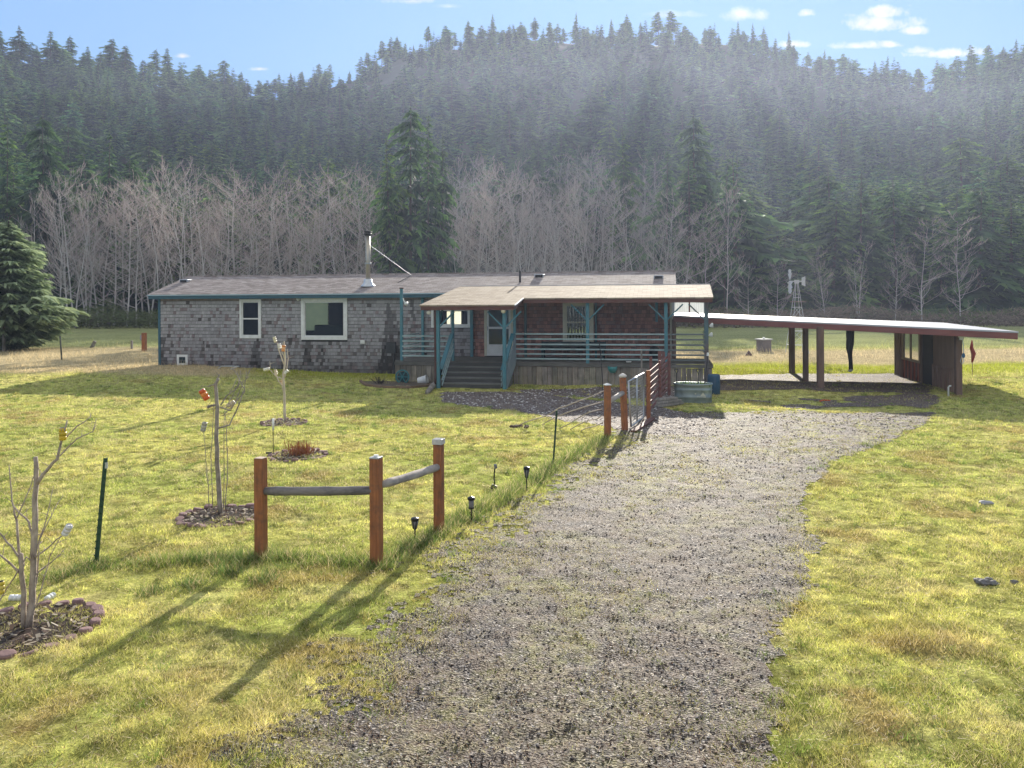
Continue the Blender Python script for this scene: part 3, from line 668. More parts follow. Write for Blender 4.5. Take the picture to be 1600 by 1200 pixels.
# far filler stand: one mass behind and between the single trees
def build_forest():
    src = []
    for q_, (hh_, rb_, lv_, h0_, dr_, tp_) in enumerate([(22, 5.0, 17, .08, .36, .8), (20, 5.8, 15, .05, .45, .65), (23, 4.4, 18, .2, .3, .7), (21, 4.8, 16, .3, .26, .55)]):
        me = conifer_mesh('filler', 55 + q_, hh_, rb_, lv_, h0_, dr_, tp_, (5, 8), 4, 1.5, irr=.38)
        v = np.empty(len(me.vertices) * 3, np.float32); me.vertices.foreach_get('co', v); v = v.reshape(-1, 3); m = len(me.polygons); c = np.empty(m * 4, np.float32); me.attributes['Col'].data.foreach_get('color', c); src.append((v, c.reshape(-1, 4)[:, :3])); bpy.data.meshes.remove(me)
    V, C = [], []
    r_ = np.random.default_rng(5); k = 0
    while k < 2600:
        px = r_.uniform(-420, 2050); s = r_.uniform(.03, .99) ** 1.25; Rr, zc = ridge(px); Y = H0 + 6 + s * (Rr - H0)
        if bare_zone(px, s + .05): continue
        u, _ = ray(px, 300); x = u * Y; z = float(hill(x, Y)); a = r_.uniform(0, 6.28); sc_ = r_.uniform(.38, .85); w_ = sc_ * r_.uniform(.9, 1.5); v, c = src[r_.integers(0, 4)]
        q = np.empty_like(v); q[:, 0] = (v[:, 0] * math.cos(a) - v[:, 1] * math.sin(a)) * w_ + x; q[:, 1] = (v[:, 0] * math.sin(a) + v[:, 1] * math.cos(a)) * w_ + Y; q[:, 2] = v[:, 2] * sc_ + z - .5
        V.append(q); C.append(c * r_.uniform(.6, 1.35) * np.array([r_.uniform(.8, 1.25), 1, r_.uniform(.8, 1.15)])); k += 1
    V = np.concatenate(V)
    o = put('forest', npmesh('forest', V, np.arange(len(V)).reshape(-1, 3), NEEDLE, np.concatenate(C))); tag(o, 'dense mass of smaller conifers filling the hillside between the taller trees', 'forest', kind='stuff')
build_forest()

# ------------------------------------------------------------------ bare deciduous trees
def bare_tree(seed, H, spread, r0, ntr=1, base=.18, nbr=26, n2=5, n3=4, up=.75, lean=0.0, twig=.012):
    r_ = random.Random(seed); tb, cb = MB(), MB()
    def wig(p, d, Ln, seg, jit, lift=0.0):
        pts = [p.copy()]; d = d.normalized()
        for i in range(seg):
            d = (d + Vector((r_.uniform(-1, 1), r_.uniform(-1, 1), r_.uniform(-.6, 1) * .8 + lift)) * jit).normalized(); p = p + d * (Ln / seg); pts.append(p.copy())
        return pts, d
    def at(pts, t):
        f = t * (len(pts) - 1); i = min(int(f), len(pts) - 2); return pts[i].lerp(pts[i + 1], f - i), (pts[i + 1] - pts[i]).normalized()
    for q in range(ntr):
        ph = r_.uniform(0, 6.28); d0 = Vector((math.cos(ph) * .12 * (ntr > 1) + lean, math.sin(ph) * .12 * (ntr > 1), 1))
        Hq = H * (1 if q == 0 else r_.uniform(.75, .95)); pts, _ = wig(Vector((0, 0, -.4)), d0, Hq, 9, .07, .3)
        tb.col(.6, .56, .52); tb.tube(pts, [r0 * (1 - .93 * i / 9) for i in range(10)], 6)
        for b in range(nbr):
            t = base + (1 - base) * (b + r_.random()) / nbr; t = min(t, .985); p, dd = at(pts, t); a = r_.uniform(0, 6.28)
            ln = spread * (1.28 - t) ** .6 * (.55 + .45 * min(1, (t - base) / .3)) * r_.uniform(.55, 1.1) * (1 if t > base + .08 else r_.uniform(.4, .9)); el = up * r_.uniform(.5, 1.25)
            bp, bd = wig(p, Vector((math.cos(a), math.sin(a), el)), ln, 5, .22, .25); rb = max(r0 * (1 - t) * .42, twig * 1.5)
            cb.col(.66, .61, .57); cb.tube(bp, [rb * (1 - .7 * i / 5) for i in range(6)], 4, False)
            for s_ in range(n2):
                t2 = .25 + .75 * (s_ + r_.random()) / n2; p2, d2 = at(bp, min(t2, .99)); l2 = ln * .48 * (1.15 - t2 * .6) * r_.uniform(.6, 1.2)
                sp, sd_ = wig(p2, d2 + Vector((r_.uniform(-1, 1), r_.uniform(-1, 1), r_.uniform(-.2, 1.0))) * .8, l2, 3, .25, .25)
                cb.col(.56, .49, .45); cb.tube(sp, [twig * 1.35, twig * 1.15, twig, twig * .8], 3, False)
                for w_ in range(n3):
                    t3 = .2 + .8 * (w_ + r_.random()) / n3; p3, d3 = at(sp, min(t3, .99)); l3 = l2 * .5 * r_.uniform(.5, 1.2)
                    tp, _ = wig(p3, d3 + Vector((r_.uniform(-1, 1), r_.uniform(-1, 1), r_.uniform(-.1, 1.1))) * .75, l3, 2, .2, .2)
                    cb.col(.53, .42, .375); cb.tube(tp, [twig, twig * .85, twig * .6], 3, False)
    return tb, cb
ALBARK = mat('pale_bark', (.66, .62, .58), (.34, .32, .30), 1.5, (1, 1, .4), attr=False, bump=.3)
TWIG = mat('bare_twigs', (1, 1, 1), (.75, .75, .75), 2, attr=True, bump=0)
ald = []
for k in range(6):
    H = (17, 18, 16, 17, 15, 18)[k]; tb, cb = bare_tree(300 + k, H, 6.0, .105, (1, 2, 1, 2, 1, 1)[k], (.14, .20, .18, .2, .10, .24)[k], (32, 19, 34, 18, 34, 30)[k], 6, 3, (.50, .75, .42, .65, .38, .8)[k], twig=.0105)
    r_ = thing('alder', '', 'tree'); tb.build('trunk', ALBARK, r_, True); put('crown', cb.mesh('alder_crown', TWIG, True), r_); ald.append((H, r_))
ua = set(); NALD = 0
def add_alder(px, Y, ytop=None, H=None, label=None, group=None, k=None):
    global NALD
    u, _ = ray(px, 300); x = u * Y; z = float(hill(x, Y)) if Y > H0 else float(gz(x, Y))
    if H is None: H = CAMZ + (CY - ytop) / F * Y - z
    k = int(RNG.integers(0, len(ald))) if k is None else k; h_, root = ald[k]; s = H / h_; rz = RNG.uniform(0, 6.28); wv = s * RNG.uniform(.8, 1.1)
    if k not in ua: ua.add(k); o = root; o.location = (x, Y, z); o.rotation_euler = (0, 0, rz); o.scale = (wv, wv, s)
    else: o = dup(root, (x, Y, z), rz, (wv, wv, s))
    tag(o, label, 'tree', group); NALD += 1
def al_label(px, far):
    a = ('over the left end of the house' if px < 250 else 'behind the double-hung window' if px < 400 else 'behind the picture window' if px < 560 else 'behind the stovepipe' if px < 660 else 'behind the porch steps' if px < 780 else
         'behind the ridge vents' if px < 920 else 'behind the porch end' if px < 1060 else 'left of the windmill' if px < 1230 else 'over the carport' if px < 1420 else 'at the outer end of the carport')
    return (f'grey bare tree up the slope, {a}' if far else f'pale bare alder at the field edge, {a}'), (f'bare slope trees {a}' if far else f'field-edge alders {a}')
px = 92.0
while px < 598:
    top = np.interp(px, [90, 150, 270, 350, 480, 640], [285, 272, 266, 282, 278, 285]) + RNG.uniform(-12, 38); l, g = al_label(px, False); add_alder(px, RNG.uniform(83, 90), ytop=float(top), label=l, group=g); px += RNG.uniform(13, 25)
px = 105.0
while px < 600: l, g = al_label(px, False); add_alder(px, RNG.uniform(91, 98), ytop=float(275 + RNG.uniform(-8, 18)), label=l, group=g); px += RNG.uniform(22, 38)
px = 700.0
while px < 1075:
    l, g = al_label(px, False); add_alder(px, RNG.uniform(84, 92), ytop=float(np.interp(px, [700, 800, 900, 1075], [290, 280, 290, 310]) + RNG.uniform(-10, 40)), label=l, group=g); px += RNG.uniform(14, 24)
for s, dpx in ((.035, 23), (.075, 24), (.13, 25)):
    px = 650 + RNG.uniform(0, 10)
    while px < 1050:
        Rr, zc = ridge(px); Y = H0 + 2 + s * (float(Rr) - H0)
        if bare_zone(px, s): l, g = al_label(px, True); add_alder(px, Y, H=RNG.uniform(14, 19), label=l, group=g)
        px += dpx * RNG.uniform(.75, 1.3)
for (px, Y, yt, k, lab) in ((1440, 84, 350, 4, 'white-limbed bare tree, middle of the three over the carport end'), (1398, 83, 385, 2, 'white-limbed bare tree, left and lowest of the three over the carport end'), (1500, 85, 345, 0, 'white-limbed bare tree, right of the three over the carport end'),
                            (1290, 84, 395, 3, 'bare tree just right of the windmill at the field edge'), (1340, 84, 380, 1, 'grey bare tree over the middle of the carport roof'), (1135, 84, 300, 5, 'tall grey bare tree at the field edge left of the windmill'),
                            (1100, 85, 330, 2, 'grey bare tree in the gap between porch roof and windmill'), (1170, 83, 420, 4, 'low spreading reddish bare tree left of the windmill'), (1215, 83, 415, 4, 'low reddish bare tree touching the windmill outline'),
                            (45, 86, 300, 1, 'bare tree behind the lone spruce at the meadow edge'), (105, 84, 300, 5, 'single pale trunk right of the lone spruce')):
    add_alder(px, Y, ytop=yt, label=lab, k=k)
print('alders', NALD)

# brush along the foot of the hill
def build_brush():
    V, C = [], []; r_ = np.random.default_rng(9); n = 70000
    u = r_.uniform(-.95, .95, n); Y = r_.uniform(80, 92, n); x = u * Y; top = (.6 + 2.6 * fbm(x * .16, Y * .2, 81) ** 1.4) * sstep(79.5, 83, Y + 1.5 * vnoise(x * .3, Y * .3, 82)); zz = r_.random(n) ** .8 * top
    g = gz(x, Y); p = np.stack([x, Y, g + zz], -1); a = r_.normal(0, 1, (n, 3)); a[:, 2] = np.abs(a[:, 2]) * .6; a /= np.linalg.norm(a, axis=1)[:, None]; b = r_.normal(0, 1, (n, 3)); b = np.cross(a, b); b /= np.linalg.norm(b, axis=1)[:, None] + 1e-6
    ln = r_.uniform(.25, .9, n)[:, None]; wd = r_.uniform(.012, .07, n)[:, None]
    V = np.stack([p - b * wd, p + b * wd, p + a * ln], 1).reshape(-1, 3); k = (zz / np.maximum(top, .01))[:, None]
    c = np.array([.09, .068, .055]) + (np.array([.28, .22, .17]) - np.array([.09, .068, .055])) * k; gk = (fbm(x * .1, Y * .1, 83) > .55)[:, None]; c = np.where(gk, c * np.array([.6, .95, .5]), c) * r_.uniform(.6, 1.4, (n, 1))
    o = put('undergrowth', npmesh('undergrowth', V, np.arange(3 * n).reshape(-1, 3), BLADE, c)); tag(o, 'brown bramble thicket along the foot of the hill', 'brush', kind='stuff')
build_brush()

# ------------------------------------------------------------------ lone spruce at the meadow edge
def build_spruce():
    H = 7.6; gp = G(14, 546)
    root = thing('spruce', 'lone blue-green spruce standing at the meadow edge, its leader bent over', 'tree', gp)
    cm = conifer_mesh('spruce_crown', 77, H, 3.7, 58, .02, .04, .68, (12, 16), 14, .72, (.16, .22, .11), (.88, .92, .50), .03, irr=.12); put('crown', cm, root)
    b = MB(); b.tube([(0, 0, -.3), (0, 0, 4), (0, 0, H * .9), (.03, 0, H + .15), (.14, 0, H + .42), (.32, 0, H + .50), (.42, 0, H + .44)], [.16, .09, .04, .035, .03, .024, .012], 7); b.build('trunk', BARK, root, True)
build_spruce()
# ------------------------------------------------------------------ building materials
TEAL = mat('teal_paint', (.075, .235, .275), (.055, .18, .22), 9, (3, 3, .7), rough=.6, bump=.15, dirt=((.10, .12, .11), .45, 3))
TEALL = mat('pale_teal_rail', (.40, .52, .51), (.26, .37, .37), 7, (.6, 3, 3), rough=.65, bump=.15, dirt=((.10, .12, .11), .5, 3))
NAVY = mat('blue_trim', (.035, .115, .155), (.03, .09, .125), 6, rough=.55, bump=.1)
WHITE = mat('white_trim', (.80, .80, .77), (.70, .70, .66), 6, rough=.5, bump=.05, dirt=((.4, .4, .36), .25, 4))
CREAM = mat('cream_trim', (.66, .62, .48), (.55, .52, .40), 6, rough=.55, bump=.05)
GREYW = mat('weathered_wood', (.36, .325, .28), (.17, .155, .14), 5, (3, 3, .35), rough=.9, bump=.5, dirt=((.05, .055, .045), .6, 1.6), attr=True)
DECKW = mat('deck_wood', (.17, .16, .145), (.09, .09, .08), 4, (.4, 4, 4), rough=.9, bump=.4, dirt=((.06, .075, .045), .6, 2))
BROWN = mat('brown_stain', (.16, .068, .05), (.10, .045, .035), 5, (.5, 4, 4), rough=.7, bump=.25)
CEDAR = mat('cedar_post', (.44, .17, .065), (.24, .085, .035), 7, (6, 6, .35), rough=.75, bump=.6, dirt=((.13, .075, .05), .75, 5))
SHINGLE = mat('cedar_shingle', (1.05, 1.05, 1.05), (.72, .72, .72), 9, (4, 4, .5), rough=.9, bump=.5, attr=True)
DARK = mat('dark_interior', (.03, .032, .032), (.022, .022, .024), 3, bump=0)
BLACKP = mat('black_plastic', (.018, .018, .02), (.03, .03, .032), 9, rough=.5, bump=.05)
STEEL = mat('galvanised_steel', (.50, .52, .54), (.36, .38, .40), 4, rough=.42, metallic=.75, bump=.05)
FLUE = mat('flue_steel', (.52, .47, .38), (.36, .32, .26), 3, (1, 1, .6), rough=.4, metallic=.7, bump=.05)
PLY = mat('plywood', (.34, .22, .15), (.25, .16, .115), 3, (2, 2, .4), rough=.85, bump=.2)
SHADEC = mat('curtain_cloth', (.62, .62, .60), (.5, .5, .5), 5, rough=.9, bump=0, transl=.35)
def glass_mat(name, tint, refl=.16):
    m, nt, out = newmat(name); t = N(nt, 'ShaderNodeBsdfTransparent'); t.inputs[0].default_value = (*tint, 1); g = N(nt, 'ShaderNodeBsdfGlossy', Roughness=.04)
    fr = N(nt, 'ShaderNodeFresnel', IOR=1.5); ad = N(nt, 'ShaderNodeMath', operation='ADD'); L(nt, fr.outputs[0], ad.inputs[0]); ad.inputs[1].default_value = refl - .04
    mx = N(nt, 'ShaderNodeMixShader'); L(nt, ad.outputs[0], mx.inputs[0]); L(nt, t.outputs[0], mx.inputs[1]); L(nt, g.outputs[0], mx.inputs[2]); L(nt, mx.outputs[0], out.inputs[0]); return m
GLASS = glass_mat('window_glass', (.62, .68, .64), .02)
def roof_mat(name, c1, c2, c3, slope):
    m, nt, out = newmat(name); v = coords(nt)
    br = N(nt, 'ShaderNodeTexBrick', Scale=1.0); br.offset = .5; br.inputs['Brick Width'].default_value = .32; br.inputs['Row Height'].default_value = .14; br.inputs['Mortar Size'].default_value = .006; br.inputs['Bias'].default_value = 0.0
    br.inputs['Color1'].default_value = (0, 0, 0, 1); br.inputs['Color2'].default_value = (1, 1, 1, 1); br.inputs['Mortar'].default_value = (.5, .5, .5, 1); L(nt, v, br.inputs['Vector'])
    n1 = noise(nt, v, 1.6, 5, .65); f = N(nt, 'ShaderNodeMix'); f.inputs[0].default_value = .45; sp = N(nt, 'ShaderNodeSeparateColor'); L(nt, br.outputs[0], sp.inputs[0]); L(nt, sp.outputs[0], f.inputs[2]); L(nt, n1, f.inputs[3])
    c = ramp(nt, f.outputs[0], [(.12, c1), (.45, c2), (.8, c3)]); c = mixc(nt, .5, c, ramp(nt, noise(nt, v, 160, 2), [(.3, (.6, .6, .6)), (.7, (1.3, 1.3, 1.3))]), 'MULTIPLY')
    k = ramp(nt, br.outputs['Fac'], [(.3, (1, 1, 1)), (.7, (.35, .35, .35))]); c = mixc(nt, 1.0, c, k, 'MULTIPLY')
    b = N(nt, 'ShaderNodeBsdfPrincipled', Roughness=.85); b.inputs['Specular IOR Level'].default_value = .25; L(nt, c, b.inputs['Base Color'])
    iv = N(nt, 'ShaderNodeMath', operation='SUBTRACT'); iv.inputs[0].default_value = 1; L(nt, br.outputs['Fac'], iv.inputs[1]); ad = N(nt, 'ShaderNodeMath', operation='ADD'); L(nt, iv.outputs[0], ad.inputs[0]); L(nt, sp.outputs[0], ad.inputs[1])
    bp = N(nt, 'ShaderNodeBump', Strength=.5, Distance=.012); L(nt, ad.outputs[0], bp.inputs['Height']); L(nt, bp.outputs[0], b.inputs['Normal']); L(nt, b.outputs[0], out.inputs[0]); return m
ROOF = roof_mat('grey_roof_shingle', (.17, .135, .12), (.28, .235, .215), (.40, .345, .315), .29)
PROOF = roof_mat('tan_roof_shingle', (.19, .14, .095), (.30, .235, .165), (.40, .33, .24), .17)

def bld(mb, name, mats, root, off, smooth=False, bevel=0, label=None):
    off = Vector(off); mb.v = [(x - off[0], y - off[1], z - off[2]) for x, y, z in mb.v]
    return mb.build(name, mats, root, smooth, bevel, label)

# ------------------------------------------------------------------ house
HO = (0, 0, 0)
house = thing('house', 'long low grey cedar-shingled house with teal trim and low-pitched roof', 'house', HLOC, HROT)
T0, T1, YB = ht(248.5, 0), 6.42, 5.2
ZE, YE, YR = 3.42, -.35, 2.6
def zroof(yl): return ZE + (min(yl, 2 * YR - yl) - YE) * .295
def rect(x0, x1, y0, y1, yl):
    xm, ym = (x0 + x1) / 2, (y0 + y1) / 2
    return (ht(x0, yl), ht(x1, yl), hz(xm, y1, yl), hz(xm, y0, yl))
W1 = rect(375, 408.5, 467.5, 528.5, 0); W2 = rect(471, 543, 466, 531, 0); WK = rect(674, 736, 480, 512, 0)
DR_ = rect(757, 802, 468, 553.5, 0); WP = rect(879.5, 927.5, 462, 535, 0)
DECKZ = .76; DR_ = (DR_[0], DR_[1], DECKZ + .03, DECKZ + 2.15); WP = (*WP[:3], min(WP[3], 3.0))
OPENS = [W1, W2, WK, DR_, WP]
def wall_boxes(mb, x0, x1, z0, z1, y0, y1, opens):
    xs = sorted({x0, x1, *[o[0] for o in opens], *[o[1] for o in opens]}); zs = sorted({z0, z1, *[o[2] for o in opens], *[o[3] for o in opens]})
    for a, b in zip(xs[:-1], xs[1:]):
        run = None
        for c, d in zip(zs[:-1], zs[1:]):
            mx_, mz = (a + b) / 2, (c + d) / 2; hole = any(o[0] < mx_ < o[1] and o[2] < mz < o[3] for o in opens)
            if not hole: run = (run[0], d) if run else (c, d)
            if hole or d == zs[-1]:
                if run: mb.box(a, b, y0, y1, run[0], run[1]); run = None
inner = [(o[0] + .07, o[1] - .07, o[2] + .07, o[3] - .07) for o in OPENS]
b = MB(); wall_boxes(b, T0, T1, -.6, 3.40, .02, .14, inner)
b.col(.2, .19, .19)
# back and end walls, floor, loft
BK = rect(476, 515, 470, 516, YB); BK2 = rect(700, 742, 484, 509, YB); BK3 = rect(884, 925, 470, 520, YB)
wall_boxes(b, T0, T1, -.6, 3.40, YB - .12, YB, [BK, BK2, BK3])
for tx in (T0, T1 - .12):
    b.raw([(tx, .02, -.6), (tx + .12, .02, -.6), (tx + .12, YB, -.6), (tx, YB, -.6), (tx, .02, 3.4), (tx + .12, .02, 3.4), (tx + .12, YB, 3.4), (tx, YB, 3.4), (tx, YR, zroof(YR) - .12), (tx + .12, YR, zroof(YR) - .12)],
          [(0, 3, 2, 1), (0, 4, 8, 7, 3), (1, 2, 6, 9, 5), (0, 1, 5, 4), (2, 3, 7, 6), (4, 5, 9, 8), (6, 7, 8, 9)])
b.box(T0 + .12, T1 - .12, .14, YB - .12, .66, .78); b.box(T0 + .12, T1 - .12, .14, YB - .12, 3.22, 3.34)
for tx in (-12.2, -8.9, -5.9, -2.2, 1.0, 4.0): b.box(tx, tx + .1, .14, YB - .12, .78, 3.22) if tx not in (-8.9,) else None
b.build('wall', DARK, house)
# shingle courses
sh = MB(); rr = random.Random(3); crs = .148
for r_ in range(26):
    z0 = -.42 + r_ * crs; z1 = z0 + crs
    if z1 > 3.42: z1 = 3.41
    x = T0 + .09
    while x < T1:
        wd = rr.uniform(.07, .20); x2 = min(x + wd - .006, T1); zz0 = z0 + rr.uniform(-.006, .006)
        segs = [(x, x2)]
        for o in OPENS:
            if o[2] < z0 + crs * .6 and o[3] > z0 + crs * .4:
                ns = []
                for (a, c) in segs:
                    if c <= o[0] or a >= o[1]: ns.append((a, c))
                    else:
                        if a < o[0]: ns.append((a, o[0]))
                        if c > o[1]: ns.append((o[1], c))
                segs = ns
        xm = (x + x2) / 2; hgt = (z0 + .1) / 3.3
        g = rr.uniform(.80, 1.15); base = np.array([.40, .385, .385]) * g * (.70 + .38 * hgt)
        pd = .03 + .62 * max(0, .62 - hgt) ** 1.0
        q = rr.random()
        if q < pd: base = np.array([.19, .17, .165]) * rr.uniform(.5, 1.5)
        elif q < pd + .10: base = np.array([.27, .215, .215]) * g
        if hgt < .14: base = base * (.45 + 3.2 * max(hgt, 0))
        for sx_, s0, s1, wv in ((ht(612, 0), .15, 2.9, .42), (ht(645, 0), 1.7, 3.1, .14), (ht(612, 0), .0, 1.2, .6), (T0 + .2, .0, 1.5, .15), (ht(400, 0), .0, 1.4, .2), (ht(480, 0), .3, 1.4, .2), (ht(500, 0), .2, 1.4, .16)):
            if s0 < z0 < s1 and abs(xm - sx_) < wv * (1.25 - .8 * (z0 - s0) / (s1 - s0)) and rr.random() < .85: base = base * .42
        if xm > ht(739, 0):
            base = np.array([.33, .165, .135]) * rr.uniform(.6, 1.35) if rr.random() < .8 else np.array([.27, .17, .155]) * g
            if xm < ht(757, 0): base = base * 1.25
        elif hgt > .94: base = np.array([.30, .24, .21]) * g
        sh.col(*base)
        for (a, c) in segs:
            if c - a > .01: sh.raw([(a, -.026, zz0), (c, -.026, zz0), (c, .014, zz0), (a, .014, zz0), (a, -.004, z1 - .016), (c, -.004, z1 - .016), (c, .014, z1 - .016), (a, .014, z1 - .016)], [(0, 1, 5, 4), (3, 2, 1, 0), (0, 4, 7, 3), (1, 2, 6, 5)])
        x += wd
sh.build('shingle_siding', SHINGLE, house)
# trim
b = MB(); b.box(T0 - .03, T0 + .09, -.035, .12, -.5, 3.38); b.build('corner_board', NAVY, house, bevel=.006)
b = MB(); b.box(T1 - .02, T1 + .08, -.035, .12, -.5, 3.38); b.build('corner_board', WHITE, house, bevel=.006)
b = MB(); b.box(T0 - .28, T1 + .2, YE - .02, YE + .02, ZE - .2, ZE - .045); b.build('fascia', NAVY, house, bevel=.005)
b = MB(); b.box(T0 - .28, T1 + .2, YE + .02, .02, ZE - .2, ZE - .17); b.build('soffit', GREYW, house)
def slab(mb, x0, x1, ya, za, yb_, zb, th): mb.raw([(x0, ya, za - th), (x1, ya, za - th), (x1, yb_, zb - th), (x0, yb_, zb - th), (x0, ya, za), (x1, ya, za), (x1, yb_, zb), (x0, yb_, zb)], [(0, 3, 2, 1), (4, 5, 6, 7), (0, 1, 5, 4), (2, 3, 7, 6), (0, 4, 7, 3), (1, 2, 6, 5)])
b = MB(); slab(b, T0 - .3, T1 + .22, YE - .04, ZE, YR, zroof(YR), .05); slab(b, T0 - .3, T1 + .22, 2 * YR - YE, ZE, YR, zroof(YR), .05)
rf = b.build('roof', ROOF, house)
b = MB(); b.tube([(T0 - .3, YR, zroof(YR) + .012), (T1 + .22, YR, zroof(YR) + .012)], .035, 6); b.build('ridge_cap', ROOF, rf)
b = MB(); b.box(T0 - .3, T1 + .22, YE - .075, YE - .02, ZE - .052, ZE - .012); b.build('drip_edge', mat('drip_edge', (.42, .55, .60), (.36, .48, .53), 5, rough=.5), rf)
def roof_vent(px, py):
    for yl in np.linspace(0, 2.55, 200):
        t, z = hp(px, py, yl)
        if z <= zroof(yl): break
    z = zroof(yl); b = MB(); b.box(t - .2, t + .2, yl - .18, yl + .2, z - .05, z + .10)
    v = b.build('roof_vent', STEEL, rf, bevel=.02)
    c = MB(); c.box(t - .16, t + .16, yl - .2, yl - .182, z - .03, z + .07); c.build('vent_mouth', BLACKP, v)
for q in ((290, 440), (843, 432), (1029, 434)): roof_vent(*q)
t, z = hp(812, 446, 1.0); b = MB(); b.tube([(t, 1.1, zroof(1.1) - .05), (t, 1.1, zroof(1.1) + .48)], .045, 10); b.build('vent_pipe', BLACKP, rf, True)
# stovepipe
yl = .75; t = ht(575.5, yl); z0 = zroof(yl); z1 = hz(575.5, 366, yl)
b = MB(); b.tube([(t, yl, z0), (t, yl, z1)], .105, 18); ch = b.build('stovepipe', FLUE, house, True)
b = MB(); b.lathe([(.34, -.06), (.30, .0), (.20, .10), (.18, .26), (.14, .28)], 18, (t, yl, z0 + .02)); b.build('flashing', mat('flashing', (.62, .65, .68), None, 5, rough=.4, metallic=.5), ch, True)
b = MB(); b.lathe([(.13, 0), (.135, .02), (.175, .03), (.175, .09), (.14, .10), (.14, .13), (.17, .14), (.17, .18), (.04, .21)], 18, (t, yl, z1 - .06)); b.build('rain_cap', BLACKP, ch, True)
b = MB(); b.lathe([(.128, 0), (.14, .01), (.14, .05), (.128, .06)], 18, (t, yl, z0 + (z1 - z0) * .42)); b.build('pipe_band', STEEL, ch, True)
tb, zb = hp(643, 431.5, 2.3); b = MB(); b.tube([(t + .1, yl, z0 + (z1 - z0) * .78), (tb, 2.3, zroof(2.3) + .02)], .02, 6); b.build('brace_rod', STEEL, ch)
b = MB(); b.tube([(tb, 2.3, zroof(2.3) + .03), (ht(622, 1.2), 1.2, zroof(1.2) + .01)], .012, 5); b.build('brace_rod', BLACKP, ch)

def window(rc, fw, mat_, mode, parent=house, nm='window', yo=-.055):
    x0, x1, z0, z1 = rc; b = MB()
    b.box(x0, x0 + fw, yo, .06, z0, z1); b.box(x1 - fw, x1, yo, .06, z0, z1); b.box(x0 + fw, x1 - fw, yo, .06, z1 - fw, z1); b.box(x0 + fw, x1 - fw, yo - .02, .06, z0, z0 + fw)
    w_ = b.build(nm, mat_, parent, bevel=.006); zm = (z0 + z1) / 2; s = .045; a0, a1, c0, c1 = x0 + fw + .003, x1 - fw - .003, z0 + fw + .003, z1 - fw - .003
    b = MB(); b.box(a0, a0 + s, -.02, .04, c0, c1); b.box(a1 - s, a1, -.02, .04, c0, c1); b.box(a0 + s, a1 - s, -.02, .04, c0, c0 + s); b.box(a0 + s, a1 - s, -.02, .04, c1 - s, c1)
    if mode == 'hung': b.box(a0 + s, a1 - s, -.025, .04, zm - .03, zm + .03)
    if mode == 'slide': b.box((a0 + a1) / 2 - .03, (a0 + a1) / 2 + .03, -.025, .04, c0 + s, c1 - s)
    b.build('sash', mat_, w_)
    b = MB(); b.face([(a0 + s, .015, c0 + s), (a1 - s, .015, c0 + s), (a1 - s, .015, c1 - s), (a0 + s, .015, c1 - s)]); b.build('pane', GLASS, w_); return w_
window(W1, .10, WHITE, 'hung'); w2 = window(W2, .14, WHITE, 'fixed'); wk = window(WK, .10, WHITE, 'slide'); wp = window(WP, .12, CREAM, 'hung')
w2['label'] = 'large white-framed picture window'; wk['label'] = 'small high kitchen window under the porch roof'; wp['label'] = 'cream-framed window with pale striped drape behind the porch rail'
# things seen inside: sofa back, dark drape, bright rear windows
b = MB(); x0, x1, z0, z1 = W2; b.box(x0 + .35, x1 - .2, .5, .95, .78, z0 + .62); b.box(x0 + .2, x0 + .6, .5, .9, .78, z0 + .36); b.build('sofa_back', mat('sofa', (.025, .04, .042), None, 6, bump=0), house, bevel=.05)
b = MB(); b.box(x0 + 1.04, x1 + .1, 2.2, 2.26, .78, 3.2); b.build('room_divider', mat('divider', (.03, .05, .05), (.02, .035, .03), 2, bump=0), house)
b = MB(); b.box(x0 + 1.0, x0 + 1.04, 2.2, 2.26, .78, 3.2); b.build('divider_edge', mat('divider_edge', (.45, .36, .25), None, 6, bump=0), house)
b = MB(); b.face([(BK[0], YB - .2, BK[2]), (BK[1], YB - .2, BK[2]), (BK[1], YB - .2, BK[3]), (BK[0], YB - .2, BK[3])]); b.build('rear_blind', mat('sheer_blind', (.15, .19, .15), (.11, .15, .12), 2, bump=0, transl=.4), house)
b = MB(); b.face([(BK2[0], YB - .2, BK2[2]), (BK2[1], YB - .2, BK2[2]), (BK2[1], YB - .2, BK2[3]), (BK2[0], YB - .2, BK2[3])]); b.build('rear_curtain', mat('rear_curtain', (.85, .80, .70), (.75, .7, .6), 3, bump=0, transl=.8), house)
b = MB(); n_ = 7
for i in range(n_): a = WP[0] + .18 + (WP[1] - WP[0] - .36) * i / n_; b.box(a, a + .075, .10, .125, WP[2] + .12, WP[3] - .1)
b.build('drape', SHADEC, wp)
# door
x0, x1, z0, z1 = DR_
b = MB(); f_ = .10; b.box(x0, x0 + f_, -.06, .06, z0, z1); b.box(x1 - f_, x1, -.06, .06, z0, z1); b.box(x0 + f_, x1 - f_, -.06, .06, z1 - f_, z1); b.build('door_frame', CREAM, house, bevel=.005)
a0, a1, c0, c1 = x0 + f_ + .004, x1 - f_ - .004, z0 + .01, z1 - f_ - .004; zm = hz(778, 512, 0); zp = hz(778, 538, 0)
b = MB(); s = .085; b.box(a0, a0 + s, -.05, -.01, c0, c1); b.box(a1 - s, a1, -.05, -.01, c0, c1); b.box(a0 + s, a1 - s, -.05, -.01, c1 - s, c1); b.box(a0 + s, a1 - s, -.05, -.01, zm - .05, zm + .04); b.box(a0 + s, a1 - s, -.05, -.01, c0, zp)
dr = b.build('door', WHITE, house, bevel=.004)
b = MB(); b.face([(a0 + s, -.03, zp), (a1 - s, -.03, zp), (a1 - s, -.03, zm - .05), (a0 + s, -.03, zm - .05)]); b.build('pane', GLASS, dr)
